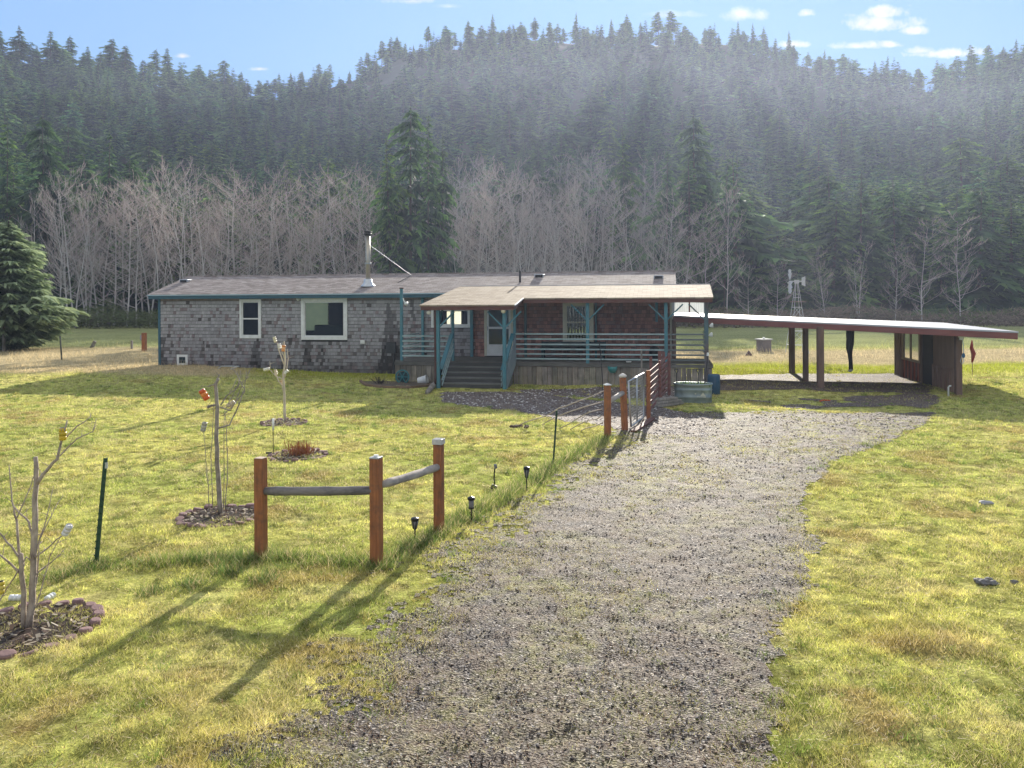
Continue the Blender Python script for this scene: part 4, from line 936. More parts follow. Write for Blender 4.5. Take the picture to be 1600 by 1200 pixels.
b = MB(); b.face([(a0 + s, -.03, zm + .04), (a1 - s, -.03, zm + .04), (a1 - s, -.03, c1 - s), (a0 + s, -.03, c1 - s)]); b.build('pane', GLASS, dr)
b = MB(); b.box(a0 + .01, a1 - .01, .03, .07, c0, c1); b.build('inner_door', mat('inner_door', (.16, .19, .21), (.13, .16, .17), 3, bump=0), dr)
b = MB(); b.beam((a0 + .04, -.075, zm - .12), (a0 + .04, -.075, zm + .06), .025, .03); b.build('handle', STEEL, dr)
# fittings on the long wall
x0, x1, z0, z1 = rect(276.5, 293, 554, 571, -.02); b = MB()
for (p, q, r_, s) in ((x0, x0 + .1, z0, z1), (x1 - .1, x1, z0, z1), (x0 + .1, x1 - .1, z0, z0 + .1), (x0 + .1, x1 - .1, z1 - .1, z1)): b.box(p, q, -.05, .0, r_, s)
cv = b.build('crawl_vent', WHITE, house, label='small white-framed crawl-space vent at the foot of the wall'); b = MB()
for i in range(6): zz = z0 + .12 + (z1 - z0 - .26) * i / 5; b.beam((x0 + .1, -.028, zz), (x1 - .1, -.028, zz), .03, .012)
b.box(x0 + .1, x1 - .1, -.022, -.019, z0 + .1, z1 - .1); b.build('louvre', mat('vent_louvre', (.03, .06, .07), None, 5), cv)
t, z = hp(466.5, 467, -.05); b = MB(); b.blob((t, -.09, z), .08, .10, .09, 2, rough=0); b.build('wall_light', WHITE, house, True)
t, z = hp(567, 534, -.05); b = MB(); b.box(t - .11, t + .10, -.10, -.02, z - .09, z + .08); b.build('outlet_cover', WHITE, house, bevel=.02)
t, z = hp(612, 543, -.05); b = MB(); b.box(t - .22, t + .2, -.14, -.02, z - .24, z + .22); b.tube([(t + .1, -.06, z - .24), (t + .1, -.06, -.2)], .03, 8); b.build('meter_box', mat('meter_box', (.05, .055, .06), None, 5), house, bevel=.01)

# ------------------------------------------------------------------ covered porch
PB = (1.5, -1.2, 0); porch = thing('covered_porch', 'raised wooden porch with shingled shed roof, teal posts and rails, front steps', 'porch', h2w(*PB), HROT)
YD = -2.4; ZR0, SLP = 3.66, .165
def zpr(yl): return ZR0 - SLP * (.48 - yl)
tL, tR = ht(617, YD), ht(1112, YD); tS0, tS1 = ht(691, YD) , ht(800, YD)
rp = random.Random(8)
b = MB(); n_ = 13
for i in range(n_):
    ya = YD + (0 - .03 - YD) * i / n_; b.box(tL, tR, ya + .004, ya + (-.03 - YD) / n_ - .004, DECKZ - .04, DECKZ + rp.uniform(-.003, .003))
b.box(tL, tR, YD - .045, YD - .005, DECKZ - .17, DECKZ - .045); b.box(tL - .03, tL, YD, -.03, DECKZ - .17, DECKZ - .04); b.box(tR, tR + .04, YD, -.03, DECKZ - .17, DECKZ - .04)
bld(b, 'deck', DECKW, porch, PB, bevel=.004)
b = MB()
def skirt(x0, x1, y):
    x = x0
    while x < x1:
        wd = rp.uniform(.16, .24); g = rp.uniform(.6, 1.25); b.col(g, g * rp.uniform(.93, 1.0), g * rp.uniform(.85, .95)); b.box(x, min(x + wd - .012, x1), y + rp.uniform(0, .012), y + .03, -.5, DECKZ - .175 - rp.uniform(0, .02)); x += wd
skirt(tL, tS0 - .1, YD); bld(b, 'skirting', GREYW, porch, PB, bevel=.003); b = MB(); skirt(tS1 + .05, tR, YD)
for xx in (tL, tR - .03):
    bld(b, 'skirting', GREYW, porch, PB, bevel=.003); b = MB(); y = YD + .03
    while y < -.05: g = rp.uniform(.6, 1.2); b.col(g, g, g * .9); b.box(xx, xx + .03, y, min(y + .19, -.05), -.5, DECKZ - .18); y += .2
bld(b, 'skirting', GREYW, porch, PB, bevel=.003)
# steps
ZB = -.14; nr = 5; rise = (DECKZ - ZB) / nr; sx0, sx1 = ht(693, -3.2), ht(793, -3.2)
st = MB()
for s_ in (sx0 - .04, sx1): st.raw([(s_, YD - .05, DECKZ - .05), (s_, YD - .05, ZB - .3), (s_, -3.85, ZB - .3), (s_, -3.85, ZB + .05), (s_ + .04, YD - .05, DECKZ - .05), (s_ + .04, YD - .05, ZB - .3), (s_ + .04, -3.85, ZB - .3), (s_ + .04, -3.85, ZB + .05)], [(0, 1, 2, 3), (7, 6, 5, 4), (0, 3, 7, 4), (1, 5, 6, 2), (3, 2, 6, 7), (0, 4, 5, 1)])
steps = bld(st, 'steps', DECKW, porch, PB, bevel=.003)
TREAD = mat('step_wood', (.20, .20, .185), (.13, .135, .125), 4, (.4, 4, 4), rough=.9, bump=.4, dirt=((.06, .075, .06), .55, 2.2))
RISER = mat('riser_wood', (.085, .085, .08), (.055, .055, .052), 4, (.4, 4, 4), bump=.3)
for i in range(nr):
    zt = DECKZ - rise * (i + 1); ya = YD - .05 - .29 * (i)
    b = MB()
    b.box(sx0 + .003, sx1 - .003, ya - .02, ya, zt + .0, zt + rise - .045); bld(b, 'riser', RISER, steps, PB)
    if i < nr - 1:
        b = MB(); b.box(sx0 + .003, sx1 - .003, ya - .31, ya - .17, zt - .04, zt); b.box(sx0 + .003, sx1 - .003, ya - .16, ya - .021, zt - .04, zt + .002); bld(b, 'tread', TREAD, steps, PB, bevel=.006)
def post(px, yl, z0, z1, w_=.10, mat_=TEAL, braces=(), pxl=None, name='post'):
    t = ht(px, yl); b = MB(); b.box(t - w_ / 2, t + w_ / 2, yl - w_ / 2, yl + w_ / 2, z0, z1); p = bld(b, name, mat_, porch, PB, bevel=.008)
    for d in braces:
        b = MB(); o = w_ / 2 * .9
        if d in 'LR': sg = -1 if d == 'L' else 1; b.beam((t + sg * o, yl, z1 - .62), (t + sg * (.56 + o), yl, z1 - .06), .05, .09, (0, 1, 0))
        else: b.beam((t, yl + o, z1 - .62), (t, yl + .56 + o, z1 - .06 + .56 * SLP), .09, .05, (1, 0, 0))
        bld(b, 'brace', mat_, p, PB, bevel=.004)
    return t
YS = -3.8
zs_ = zpr(YS) - .20; zm_ = zpr(YD) - .20
tfl = post(684.5, YS, -.35, zs_, .125, braces='RB'); tfr = post(788, YS, -.35, zs_, .125, braces='LRB')
tbl = post(707.5, YD + .06, DECKZ, zpr(YD) - .22, .10); tbr = post(804, YD + .06, DECKZ, zpr(YD) - .2, .10, braces='')
post(737, -.10, DECKZ, zpr(-.1) - .16, .12)
tm1 = post(918, YD + .06, DECKZ - .05, zm_, .125, braces='LR'); tm2 = post(1040.5, YD + .06, DECKZ - .05, zm_, .125, braces='LR')
tcr = post(1103.5, YD + .06, -.3, zm_, .15, mat('brown_teal_post', (.14, .10, .09), (.07, .15, .17), 2, (1, 1, .6), dirt=((.05, .05, .045), .4, 4)), braces='L')
toL = post(627.5, YD + .06, DECKZ - .1, hz(627.5, 451, YD), .105)
toB = post(660.5, -.10, DECKZ, ZE - .03, .105)
b = MB(); zt = hz(627.5, 451, YD); b.box(toL - .07, toL + .07, YD - .01, YD + .13, zt, zt + .04); b.box(toL - .04, toL + .04, YD + .02, YD + .10, zt - .25, zt - .0); bld(b, 'post_cap', BROWN, porch, PB, bevel=.005)
post(1048, -.12, DECKZ, zpr(-.1) - .15, .07, CREAM)
post(821, -.06, DECKZ, zpr(-.1) - .15, .10, mat('dull_teal', (.06, .12, .125), None, 5)); post(931, -.06, DECKZ, zpr(-.1) - .15, .09, mat('dull_teal', (.05, .13, .15), None, 5)); post(1026, -.06, 2.2, 3.2, .1, TEAL, name='hanging_panel')
# rails
def rail(p0, p1, h=.055, w_=.04, mat_=TEALL, name='rail'):
    b = MB(); b.beam(p0, p1, w_, h); bld(b, name, mat_, porch, PB, bevel=.006)
YRL = YD + .0
for py in (525, 533, 541, 548.6, 556): z = hz(655, py, YRL); rail((toL + .04, YRL, z), (tbl - .04, YRL, z)); rail((toL, YRL + .1, z), (toL, -.12, z), .05, .035)
for py in (522, 530, 538.3, 546, 553.6, 561.2): z = hz(905, py, YRL); rail((tbr + .04, YRL, z), (tm2 - .06, YRL, z)); rail((tm2 + .06, YRL, z), (tcr - .05, YRL, z), .06, .04, mat('grey_rail', (.16, .19, .19), (.12, .14, .14), 4))
for py in (522, 530, 538.3, 546, 553.6): z = hz(905, py, YRL); rail((tcr, YRL + .15, z), (tcr, -.15, z), .05, .035)
# stair handrails
zt0, zt1 = hz(706, 521, YD), hz(690, 577, YS + .05)
for (tt, yy0, yy1, sgn) in ((tbl - .02, YD, YS + .06, 0), (tbr - .06, YD, YS + .06, 1)):
    tf = (tfl if sgn == 0 else tfr) + (.07 if sgn == 0 else -.09)
    rail((tt, yy0, zt0), (tf, yy1, zt1), .035, .16, TEAL, 'handrail')
    for k in range(1, 4): rail((tt + (.05 if not sgn else -.05), yy0, zt0 - .2 * k), (tf + (.05 if not sgn else -.05), yy1, zt1 - .2 * k), .06, .03, TEALL)
b = MB(); b.raw([(tbr + .03, YD, zt0 - .06), (tbr + .03, YD, DECKZ - .1), (tfr + .04, YS + .1, ZB - .02), (tfr + .04, YS + .1, zt1 - .05), (tbr + .06, YD, zt0 - .06), (tbr + .06, YD, DECKZ - .1), (tfr + .07, YS + .1, ZB - .02), (tfr + .07, YS + .1, zt1 - .05)], [(0, 1, 2, 3), (7, 6, 5, 4), (0, 3, 7, 4), (1, 5, 6, 2), (0, 4, 5, 1), (3, 2, 6, 7)])
bld(b, 'side_panel', mat('grey_panel', (.24, .29, .31), (.18, .23, .25), 3), porch, PB)
# porch roof
YF = -4.05; YM = -2.62
A, B_, C_, D_, E_, F_ = (ht(655, YF), YF), (ht(804, YF), YF), (ht(806, YF), YM), (ht(1115, YM), YM), (ht(1109.5, .5), .5), (ht(720, .5), .5)
def prism(mb, poly, zf, th):
    n = len(poly); mb.raw([(x, y, zf(y) - th) for x, y in poly] + [(x, y, zf(y)) for x, y in poly], [tuple(range(n - 1, -1, -1)), tuple(range(n, 2 * n))] + [(i, (i + 1) % n, n + (i + 1) % n, n + i) for i in range(n)])
b = MB(); prism(b, [A, B_, C_, (F_[0], YM) if False else (C_[0], .5), F_], lambda y: zpr(y) + .03, .05); prism(b, [C_, D_, E_, (C_[0], .5)], lambda y: zpr(y) + .03, .05)
prf = bld(b, 'porch_roof', PROOF, porch, PB)
DRIP = mat('pale_drip', (.75, .72, .70), (.6, .58, .56), 5, rough=.45)
def edge_(p, q, h, w_, m_, nm, dz=0.0, parent=None):
    b = MB(); b.beam((p[0], p[1], zpr(p[1]) - .02 - h / 2 + dz), (q[0], q[1], zpr(q[1]) - .02 - h / 2 + dz), w_, h); bld(b, nm, m_, parent or porch, PB, bevel=.003)
ins = .05
edge_((A[0] + ins, A[1] + ins), (B_[0] - ins, B_[1] + ins), .15, .04, BROWN, 'fascia'); edge_((C_[0], C_[1] + ins), (D_[0] - ins, D_[1] + ins), .15, .04, BROWN, 'fascia')
edge_((B_[0] - ins, B_[1] + ins + .03), (C_[0] - ins, C_[1] + ins - .03), .15, .04, BROWN, 'fascia'); edge_((D_[0] - ins, D_[1] + .09), (E_[0] - ins, E_[1]), .15, .04, BROWN, 'fascia'); edge_((A[0] + ins, A[1] + .09), (F_[0] + ins, -.4), .15, .04, BROWN, 'fascia')
edge_((B_[0] + .015, B_[1]), (C_[0] + .015, C_[1]), .05, .05, DRIP, 'drip_edge', .055, prf); edge_((F_[0], .5), (E_[0], .5), .03, .05, DRIP, 'drip_edge', .07, prf)
b = MB(); b.beam((tfl - .1, YS, zs_ + .07), (tfr + .1, YS, zs_ + .07), .09, .14); b.beam((tbr, YD + .06, zm_ + .07), (tcr + .05, YD + .06, zm_ + .07), .09, .13); b.beam((tbl, YS + .05, zs_ + .05), (tbl, 0, zpr(0) - .14), .09, .13); b.beam((tbr, YS + .05, zs_ + .05), (tbr, 0, zpr(0) - .14), .09, .13)
x = tbr + .6
while x < tcr + .2: b.beam((x, YD - .1, zpr(YD - .1) - .10), (x, -.02, zpr(-.02) - .10), .04, .10); x += .61
bld(b, 'beam', mat('beam_wood', (.10, .10, .095), (.07, .08, .08), 4), porch, PB)
# downspout and its splash log
tD = ht(679.5, -3.9); b = MB(); b.tube([(tD, -3.9, zpr(YF) - .1), (tD - .01, -3.85, zs_ - .25), (tD, -3.85, .4), (tD - .0, -3.9, .02)], .045, 8); bld(b, 'downspout', mat('brown_downspout', (.10, .05, .045), None, 5), porch, PB, True)
for (px, py, yl, m_) in ((671, 488, -3.9, 'a'), (786.5, 487, -3.95, 'b')):
    t, z = hp(px, py, yl); b = MB(); b.lathe([(.03, .0), (.075, .03), (.09, .10), (.03, .14)], 12, (t, yl, z - .06), (0, -.6, .6) if m_ == 'a' else (0, 0, 1)); bld(b, 'porch_lamp', CREAM if m_ == 'a' else mat('pale_lamp', (.75, .66, .42), None, 6), porch, PB, True)
for (px, py) in ((1113, 508), (1112, 522.5)):
    t, z = hp(px, py, YD); b = MB(); b.lathe([(.03, -.08), (.085, -.06), (.045, .04), (.02, .08)], 12, (t - .02, YD, z), (.3, -.2, 1)); bld(b, 'flood_lamp', WHITE, porch, PB, True)
t, z = hp(632, 474, YD); b = MB(); b.lathe([(.05, 0), (.09, .1), (.02, .16)], 12, (t + .02, YD - .02, z), (.9, -.3, -.15)); b.tube([(t - .06, YD, z + .2), (t + .0, YD, z + .05)], .02, 6); bld(b, 'flood_lamp', WHITE, porch, PB, True)
# ------------------------------------------------------------------ carport
CB = Vector((11.8, 28.6, 0)); carport = thing('carport', 'open flat-roofed carport with pale roof on brown posts beside the house', 'carport', CB)
RW = mat('white_membrane', (.50, .50, .53), (.40, .40, .43), 1.5, rough=.45, bump=.08, spec=.5)
FLc, FRc, BRc, BLc = Vector((6.3, 31.2, 2.47)), Vector((15.35, 24.25, 2.09)), Vector((17.8, 33, 2.07)), Vector((7.5, 37, 2.48))
b = MB(); th = Vector((0, 0, .05)); b.raw([FLc - th, FRc - th, BRc - th, BLc - th, FLc, FRc, BRc, BLc], [(0, 3, 2, 1), (4, 5, 6, 7), (0, 1, 5, 4), (1, 2, 6, 5), (2, 3, 7, 6), (3, 0, 4, 7)])
bld(b, 'roof', RW, carport, CB)
FB = mat('carport_fascia', (.27, .10, .085), (.18, .07, .065), 3, (.4, .4, 3), rough=.7, bump=.2)
dn = Vector((0, 0, .15))
for p, q in ((FLc, FRc), (FRc, BRc), (BRc, BLc), (BLc, FLc)):
    d = (q - p).normalized(); nrm = Vector((-d.y, d.x, 0)) * .03; b = MB(); b.beam(p - dn + nrm + d * .03, q - dn + nrm - d * .03, .04, .19); bld(b, 'fascia', FB, carport, CB, bevel=.004)
def croof(x, y):
    # height of the roof underside at a point (bilinear plane fit)
    A_ = np.array([[p.x, p.y, 1] for p in (FLc, FRc, BRc, BLc)]); s = np.linalg.lstsq(A_, np.array([p.z for p in (FLc, FRc, BRc, BLc)]), rcond=None)[0]; return s[0] * x + s[1] * y + s[2] - .06
b = MB()
for f_ in (.12, .28, .45, .62, .79, .93): p = FLc.lerp(FRc, f_); q = BLc.lerp(BRc, f_); o = Vector((0, 0, .12)); d = (q - p).normalized(); b.beam(p - o + d * .06, q - o - d * .06, .045, .13)
bld(b, 'rafter', FB, carport, CB)
PW = mat('carport_post', (.22, .14, .105), (.13, .09, .075), 4, (3, 3, .5), rough=.85, bump=.3)
for (x, y, w_) in ((11.6, 33.2, .20), (10.96, 29.9, .17), (10.72, 27.85, .20), (P(1053, 500, 31.4).x, 31.4, .14), (16.9, 32.4, .14)):
    b = MB(); b.box(x - w_ / 2, x + w_ / 2, y - w_ / 2, y + w_ / 2, -.2, croof(x, y) - .1); bld(b, 'post', PW, carport, CB, bevel=.01)
N0, N1 = Vector((14.32, 25.6, 0)), Vector((15.5, 32.3, 0)); wd_ = (N1 - N0).normalized(); wn = Vector((-wd_.y, wd_.x, 0))
def wl(s): return N0.lerp(N1, s)
def panel(mb, s0, s1, z0, z1, th, off=0):
    p, q = wl(s0) + wn * off, wl(s1) + wn * off; zc = (z0 + z1) / 2; mb.beam((p.x, p.y, zc), (q.x, q.y, zc), th, z1 - z0)
def zt(s): p = wl(s); return croof(p.x, p.y) - .1
for s, w_ in ((.02, .2), (.525, .16), (.90, .13), (.985, .18)): p = wl(s); b = MB(); b.frame(Vector((p.x, p.y, (zt(s) - .2) / 2)), wd_, wn, Vector((0, 0, 1)), w_, w_ * .9, zt(s) + .2); bld(b, 'post', PW, carport, CB, bevel=.01)
wall_r = MB(); panel(wall_r, .04, .36, .78, zt(.2) + .05, .03); sw = bld(wall_r, 'side_wall', PLY, carport, CB)
b = MB(); panel(b, .36, .515, -.1, zt(.45) + .05, .05); bld(b, 'dark_panel', mat('dark_panel', (.04, .045, .05), None, 3), sw, CB)
b = MB(); panel(b, .04, .36, -.1, .74, .03); bld(b, 'lower_panel', PLY, sw, CB)
b = MB()
for i in range(6): s = .06 + .28 * i / 5; panel(b, s, s + .022, -.1, .74, .05, .02)
panel(b, .04, .36, .74, .80, .08, .01); bld(b, 'batten', mat('batten', (.36, .25, .18), (.2, .10, .075), 2, (1, 1, .4)), sw, CB)
b = MB(); panel(b, .54, .88, -.05, .70, .03); bld(b, 'board_panel', mat('red_boards', (.45, .13, .085), (.30, .09, .065), 3, (2, 2, .3)), sw, CB)
b = MB()
for i in range(6): s = .55 + .30 * i / 5; panel(b, s, s + .018, -.0, .70, .05, .02)
bld(b, 'batten', BROWN, sw, CB)
b = MB(); panel(b, .54, .88, .70, .78, .10); panel(b, .555, .58, .78, zt(.56), .07); panel(b, .85, .875, .78, zt(.86), .07); panel(b, .72, .735, .78, zt(.72), .05); panel(b, .54, .88, -.15, -.05, .12)
wf = bld(b, 'window', mat('unpainted_sash', (.42, .33, .24), (.33, .25, .18), 4), sw, CB)
b = MB(); p, q = wl(.58), wl(.85); b.face([(p.x, p.y, .78), (q.x, q.y, .78), (q.x, q.y, zt(.85)), (p.x, p.y, zt(.58))]); bld(b, 'pane', GLASS, wf, CB)
b = MB(); q0, q1 = P(1049, 488, 32.2), P(1103, 490, 31.2); up_ = Vector((0, 0, .42))
nC = 40
for i in range(nC):
    a_, c_ = q0.lerp(q1, i / nC), q0.lerp(q1, (i + 1) / nC); wv_ = Vector((0, .03 * (i % 2), 0)); wv2 = Vector((0, .03 * ((i + 1) % 2), 0)); b.face([a_ + wv_, c_ + wv2, c_ + wv2 + up_, a_ + wv_ + up_])
bld(b, 'clear_panel', mat('corrugated_clear_panel', (.55, .58, .58), (.45, .48, .48), 4, rough=.5, bump=0, transl=.55), carport, CB)
b = MB(); m0 = q0.lerp(q1, .52) - Vector((0, .06, 0)); b.beam(m0, m0 + up_, .05, .05, (0, 1, 0)); bld(b, 'panel_post', FB, carport, CB)
# looped cord with white bracket on the corner post
p = wl(0) - wd_ * .11; t = thing('hanging_hose', 'white bracket with looped pale hose on the near corner post of the carport', 'hose', (p.x, p.y, 1.3))
b = MB(); b.box(-.07, .07, -.05, .0, .47, .62); b.box(-.10, -.06, -.05, .0, .55, .74); b.box(.06, .10, -.05, .0, .55, .74); b.build('bracket', WHITE, t, bevel=.015)
b = MB(); b.tube([(.03, -.03, .48), (.06, -.03, .3), (.06, -.03, .1), (.05, -.03, -.05), (.07, -.03, -.22), (.0, -.03, -.30), (-.04, -.03, -.2), (.02, -.03, 0)], .012, 6); b.build('loop', mat('pale_hose', (.5, .55, .56), None, 6), t, True)
b = MB(); b.blob((.05, -.05, -.02), .05, .04, .08, 1, rough=.1); b.build('nozzle', mat('blue_plastic', (.05, .16, .30), None, 6), t, True)
p = G(1482, 619); t = thing('standpipe', 'short white pipe stub at the foot of the carport corner', 'pipe', p); b = MB(); b.tube([(0, 0, -.1), (0, 0, .28), (.02, -.03, .33), (.04, -.07, .33)], .025, 8); b.build('pipe', WHITE, t, True)
# black garment hanging under the roof
p = P(1328, 545, 30.0); t = thing('hanging_wetsuit', 'black wetsuit hanging from the carport roof, pale at its feet', 'wetsuit', (p.x, p.y, .42))
BLK = mat('black_neoprene', (.022, .024, .03), (.03, .03, .036), 5, rough=.75); ztop = croof(p.x, p.y) - .42
b = MB(); pr = [(0, .085, .06), (.25, .075, .06), (.5, .085, .065), (.70, .13, .08), (.85, .115, .075), (1.0, .10, .07), (1.2, .12, .08), (1.32, .11, .07), (1.40, .045, .045), (1.50, .03, .03)]; n = 12; vs = []; fs = []
for (z, rx, ry) in pr:
    cx = .035 * math.cos(z * 3.1)
    for k in range(n): a = 6.283 * k / n; vs.append((cx + rx * math.cos(a), ry * math.sin(a), z * ztop / 1.52))
for i in range(len(pr) - 1):
    for k in range(n): fs.append((i * n + k, i * n + (k + 1) % n, (i + 1) * n + (k + 1) % n, (i + 1) * n + k))
fs.append(tuple(range(n - 1, -1, -1))); b.raw(vs, fs); b.build('body', BLK, t, True)
b = MB(); b.tube([(.02, 0, ztop * .90), (.13, .02, ztop * .84), (.12, .02, ztop * .6), (.09, .02, ztop * .45)], [.04, .05, .045, .035], 8); b.build('sleeve', BLK, t, True)
b = MB(); b.tube([(.0, 0, ztop * .96), (.0, 0, ztop + .02)], .012, 6); b.build('hook', STEEL, t)
b = MB(); b.tube([(.05, -.02, .01), (-.02, -.08, -.03), (-.12, -.1, -.03)], [.05, .05, .02], 8); b.build('foot', mat('pale_sole', (.6, .6, .6), None, 5), t, True)

# ------------------------------------------------------------------ things in the field behind
p = G(1193.5, 549); s = 46 / 1250; t = thing('well_house', 'small square concrete well box with pale lid in the field', 'well box', p, .35)
CONC = mat('concrete', (.24, .21, .21), (.17, .15, .155), 3, rough=.9, bump=.3)
b = MB(); b.box(-.30, .30, -.30, .30, -.2, .66); b.build('base', CONC, t, bevel=.015)
b = MB(); b.box(-.36, .36, -.36, .36, .663, .73); b.build('lid', mat('pale_lid', (.55, .55, .54), None, 5), t, bevel=.012); b = MB(); b.box(-.05, .05, -.05, .05, .73, .82); b.build('knob', WHITE, t, bevel=.01)
p = G(1170, 556); t = thing('cone_cap', 'small dark cone standing in dry grass left of the well box', 'cone', p); b = MB(); b.lathe([(.19, -.02), (.19, .02), (.14, .10), (.02, .28), (0, .29)], 10); b.build('cone', mat('rusty_cone', (.14, .09, .08), None, 4), t)
# garden windmill
p = G(1245.5, 552); Hh = (CAMZ + (CY - 2.4 - 443) / F * p.y) - p.z; t = thing('windmill', 'white lattice garden windmill behind the carport', 'windmill', p)
WM = mat('windmill_white', (.58, .60, .62), (.46, .48, .50), 6, rough=.4)
b = MB(); wb, wt = .50, .06
for sx_ in (-1, 1):
    for sy_ in (-1, 1): b.tube([(sx_ * wb, sy_ * wb, -.1), (sx_ * wt, sy_ * wt, Hh)], .016, 5)
for f_ in (.12, .32, .50, .66, .80):
    q = wb + (wt - wb) * f_; z = Hh * f_
    for (a, c) in (((-q, -q), (q, -q)), ((q, -q), (q, q)), ((q, q), (-q, q)), ((-q, q), (-q, -q))): b.beam((*a, z), (*c, z), .025, .025)
levels_ = [.12, .32, .50, .66]
for f0, f1 in zip(levels_[:-1], levels_[1:]):
    q0, q1 = wb + (wt - wb) * f0, wb + (wt - wb) * f1; b.tube([(-q0, -q0, Hh * f0), (q1, -q1, Hh * f1)], .010, 4); b.tube([(q0, -q0, Hh * f0), (-q1, -q1, Hh * f1)], .010, 4); b.tube([(-q0, q0, Hh * f0), (q1, q1, Hh * f1)], .010, 4)
b.build('tower', WM, t)
b = MB(); b.box(-.3, .42, -.3, .3, Hh * .735, Hh * .735 + .03); b.build('platform', mat('platform_wood', (.30, .22, .18), None, 5), t)
hubp = Vector((-.36, .06, Hh + .12)); ax = Vector((-.98, .20, 0)).normalized(); r1 = Vector((0, 0, 1)); r2 = ax.cross(r1)
b = MB(); b.tube([hubp + ax * .05, hubp - ax * .5, hubp - ax * .62], .035, 6); b.box(-.1, .1, -.1, .1, Hh, Hh + .2); b.build('head', WM, t)
b = MB()
for k in range(14):
    a = 6.283 * k / 14; d = r1 * math.cos(a) + r2 * math.sin(a); s_ = (r2 * math.cos(a) - r1 * math.sin(a)); tw = ax * .06
    b.face([hubp + d * .16 - s_ * .035 + tw * .3, hubp + d * .16 + s_ * .035 - tw * .3, hubp + d * .68 + s_ * .10 - tw, hubp + d * .68 - s_ * .10 + tw])
b.build('wheel', WM, t)
b = MB(); q = hubp - ax * .62; b.face([q + Vector((0, 0, -.2)), q - ax * .2 + Vector((0, 0, -.28)), q - ax * .2 + Vector((0, 0, .28)), q + Vector((0, 0, .2))]); b.build('tail_vane', WM, t)
# furled red banner on a stake
p = G(1519, 588); t = thing('furled_banner', 'furled dark red banner on a thin stake right of the carport', 'banner', p)
hb_ = (588 - 531) / F * p.y; b = MB(); b.tube([(0, 0, -.1), (.01, 0, hb_ * .6), (-.01, 0, hb_)], .014, 6); b.build('stake', mat('thin_wood', (.30, .22, .15), None, 5), t)
b = MB(); b.tube([(0, 0, hb_ * .38), (.02, -.02, hb_ * .5), (.05, -.02, hb_ * .62), (-.03, -.02, hb_ * .78), (0, 0, hb_ * .99)], [.03, .06, .085, .07, .02], 8); b.build('cloth', mat('red_cloth', (.30, .045, .04), (.2, .03, .03), 5), t, True)
# posts and small things at the left meadow edge
def simple_post(px, pyb, pyt, w_, name, label, m_, lean=(0, 0), cat='post', Y=None):
    p = G(px, pyb); h = (pyb - pyt) / F * p.y; t = thing(name, label, cat, p); b = MB(); b.beam((0, 0, -.2), (lean[0] * h, lean[1] * h, h), w_, w_, (0, 1, 0)); b.build('shaft', m_, t, bevel=.01); return t, h
t, h = simple_post(225.5, 549, 520, .22, 'fence_post', 'stout orange-brown post standing in the meadow near the house corner', CEDAR)
b = MB(); b.box(-.22, -.12, -.05, .05, h * .60, h * .88); b.build('sign_box', mat('grey_box', (.35, .36, .38), None, 5), t)
simple_post(206, 545, 532, .11, 'fence_post', 'short dark post left of the orange-brown post in the meadow', GREYW)
simple_post(141, 543, 533, .16, 'fence_post', 'weathered grey post leaning over in the dry grass', GREYW, (.75, 0))
simple_post(97, 562, 525, .06, 'stake', 'thin dark metal stake in the dry grass right of the spruce', mat('dark_stake', (.07, .08, .06), None, 5), (-.08, 0), 'stake')
p = G(6, 549); t = thing('field_gate', 'grey weathered post with wire fence at the left photo edge', 'fence', p); h = 45 / F * p.y
b = MB(); b.box(-.06, .06, -.06, .06, -.2, h); b.build('post', GREYW, t)
for k in range(4): b = MB(); b.tube([(0, 0, .15 + h * .2 * k), (-1.6, .1, .12 + h * .2 * k)], .012, 5); b.build('wire', STEEL, t)
p = G(357, 577); t = thing('tube_trestle', 'small pale metal frame lying on the grass before the long wall', 'frame', p, -.1); b = MB(); sc_ = p.y / F
b.tube([(-.42, -.15, .02), (-.36, .12, .12), (.42, .12, .12), (.20, -.25, .02)], .018, 6); b.build('bar', mat('pale_bar', (.55, .6, .6), None, 5), t)

# ------------------------------------------------------------------ by the porch
def gthing(px, py, name, label, cat, rz=0, group=None): return thing(name, label, cat, G(px, py), rz, group)
# timber edged bed
t = gthing(620, 604, 'planter_edging', 'curved rotting timber edging around the soil bed left of the steps', 'edging'); o = Vector(t.location)
EDG = mat('rotten_timber', (.24, .155, .095), (.13, .09, .065), 3, rough=.9, bump=.5)
pts = [G(*q) + Vector((0, 0, .02)) for q in ((563, 597), (572, 603), (598, 606.5), (640, 607), (668, 604), (690, 601))]
for a, c in zip(pts[:-1], pts[1:]): b = MB(); b.beam(a, c, .10, .13); bld(b, 'timber', EDG, t, o, bevel=.015)
b = MB(); q = [G(*k) + Vector((0, 0, .035)) for k in ((566, 597), (575, 602), (600, 605), (640, 605.5), (680, 602), (686, 598), (640, 597.5), (600, 596.5))]; b.face(q); bld(b, 'soil', mat('bed_soil', (.07, .05, .04), (.13, .11, .07), 8, bump=.8), t, o)
b = MB()
for i in range(26): q = G(590 + 8 * random.random(), 600 + 2 * random.random()); d = Vector((random.gauss(0, .18), random.gauss(0, .1), .18 + .2 * random.random())); b.tube([q, q + d], [.012, .004], 4, False)
bld(b, 'dead_stems', mat('dead_stems', (.045, .04, .035), None, 4), t, o)
t = gthing(629.5, 599, 'hose_reel', 'round teal hose reel leaning on the porch skirting', 'hose reel', HROT); b = MB()
TQ = mat('teal_plastic', (.03, .20, .22), (.025, .15, .17), 6, rough=.5)
yk = -.05; ring = [(.255 * math.cos(6.283 * k / 28), yk, .255 + .255 * math.sin(6.283 * k / 28)) for k in range(29)]; b.tube(ring, .028, 8, False); b.build('rim', TQ, t, True)
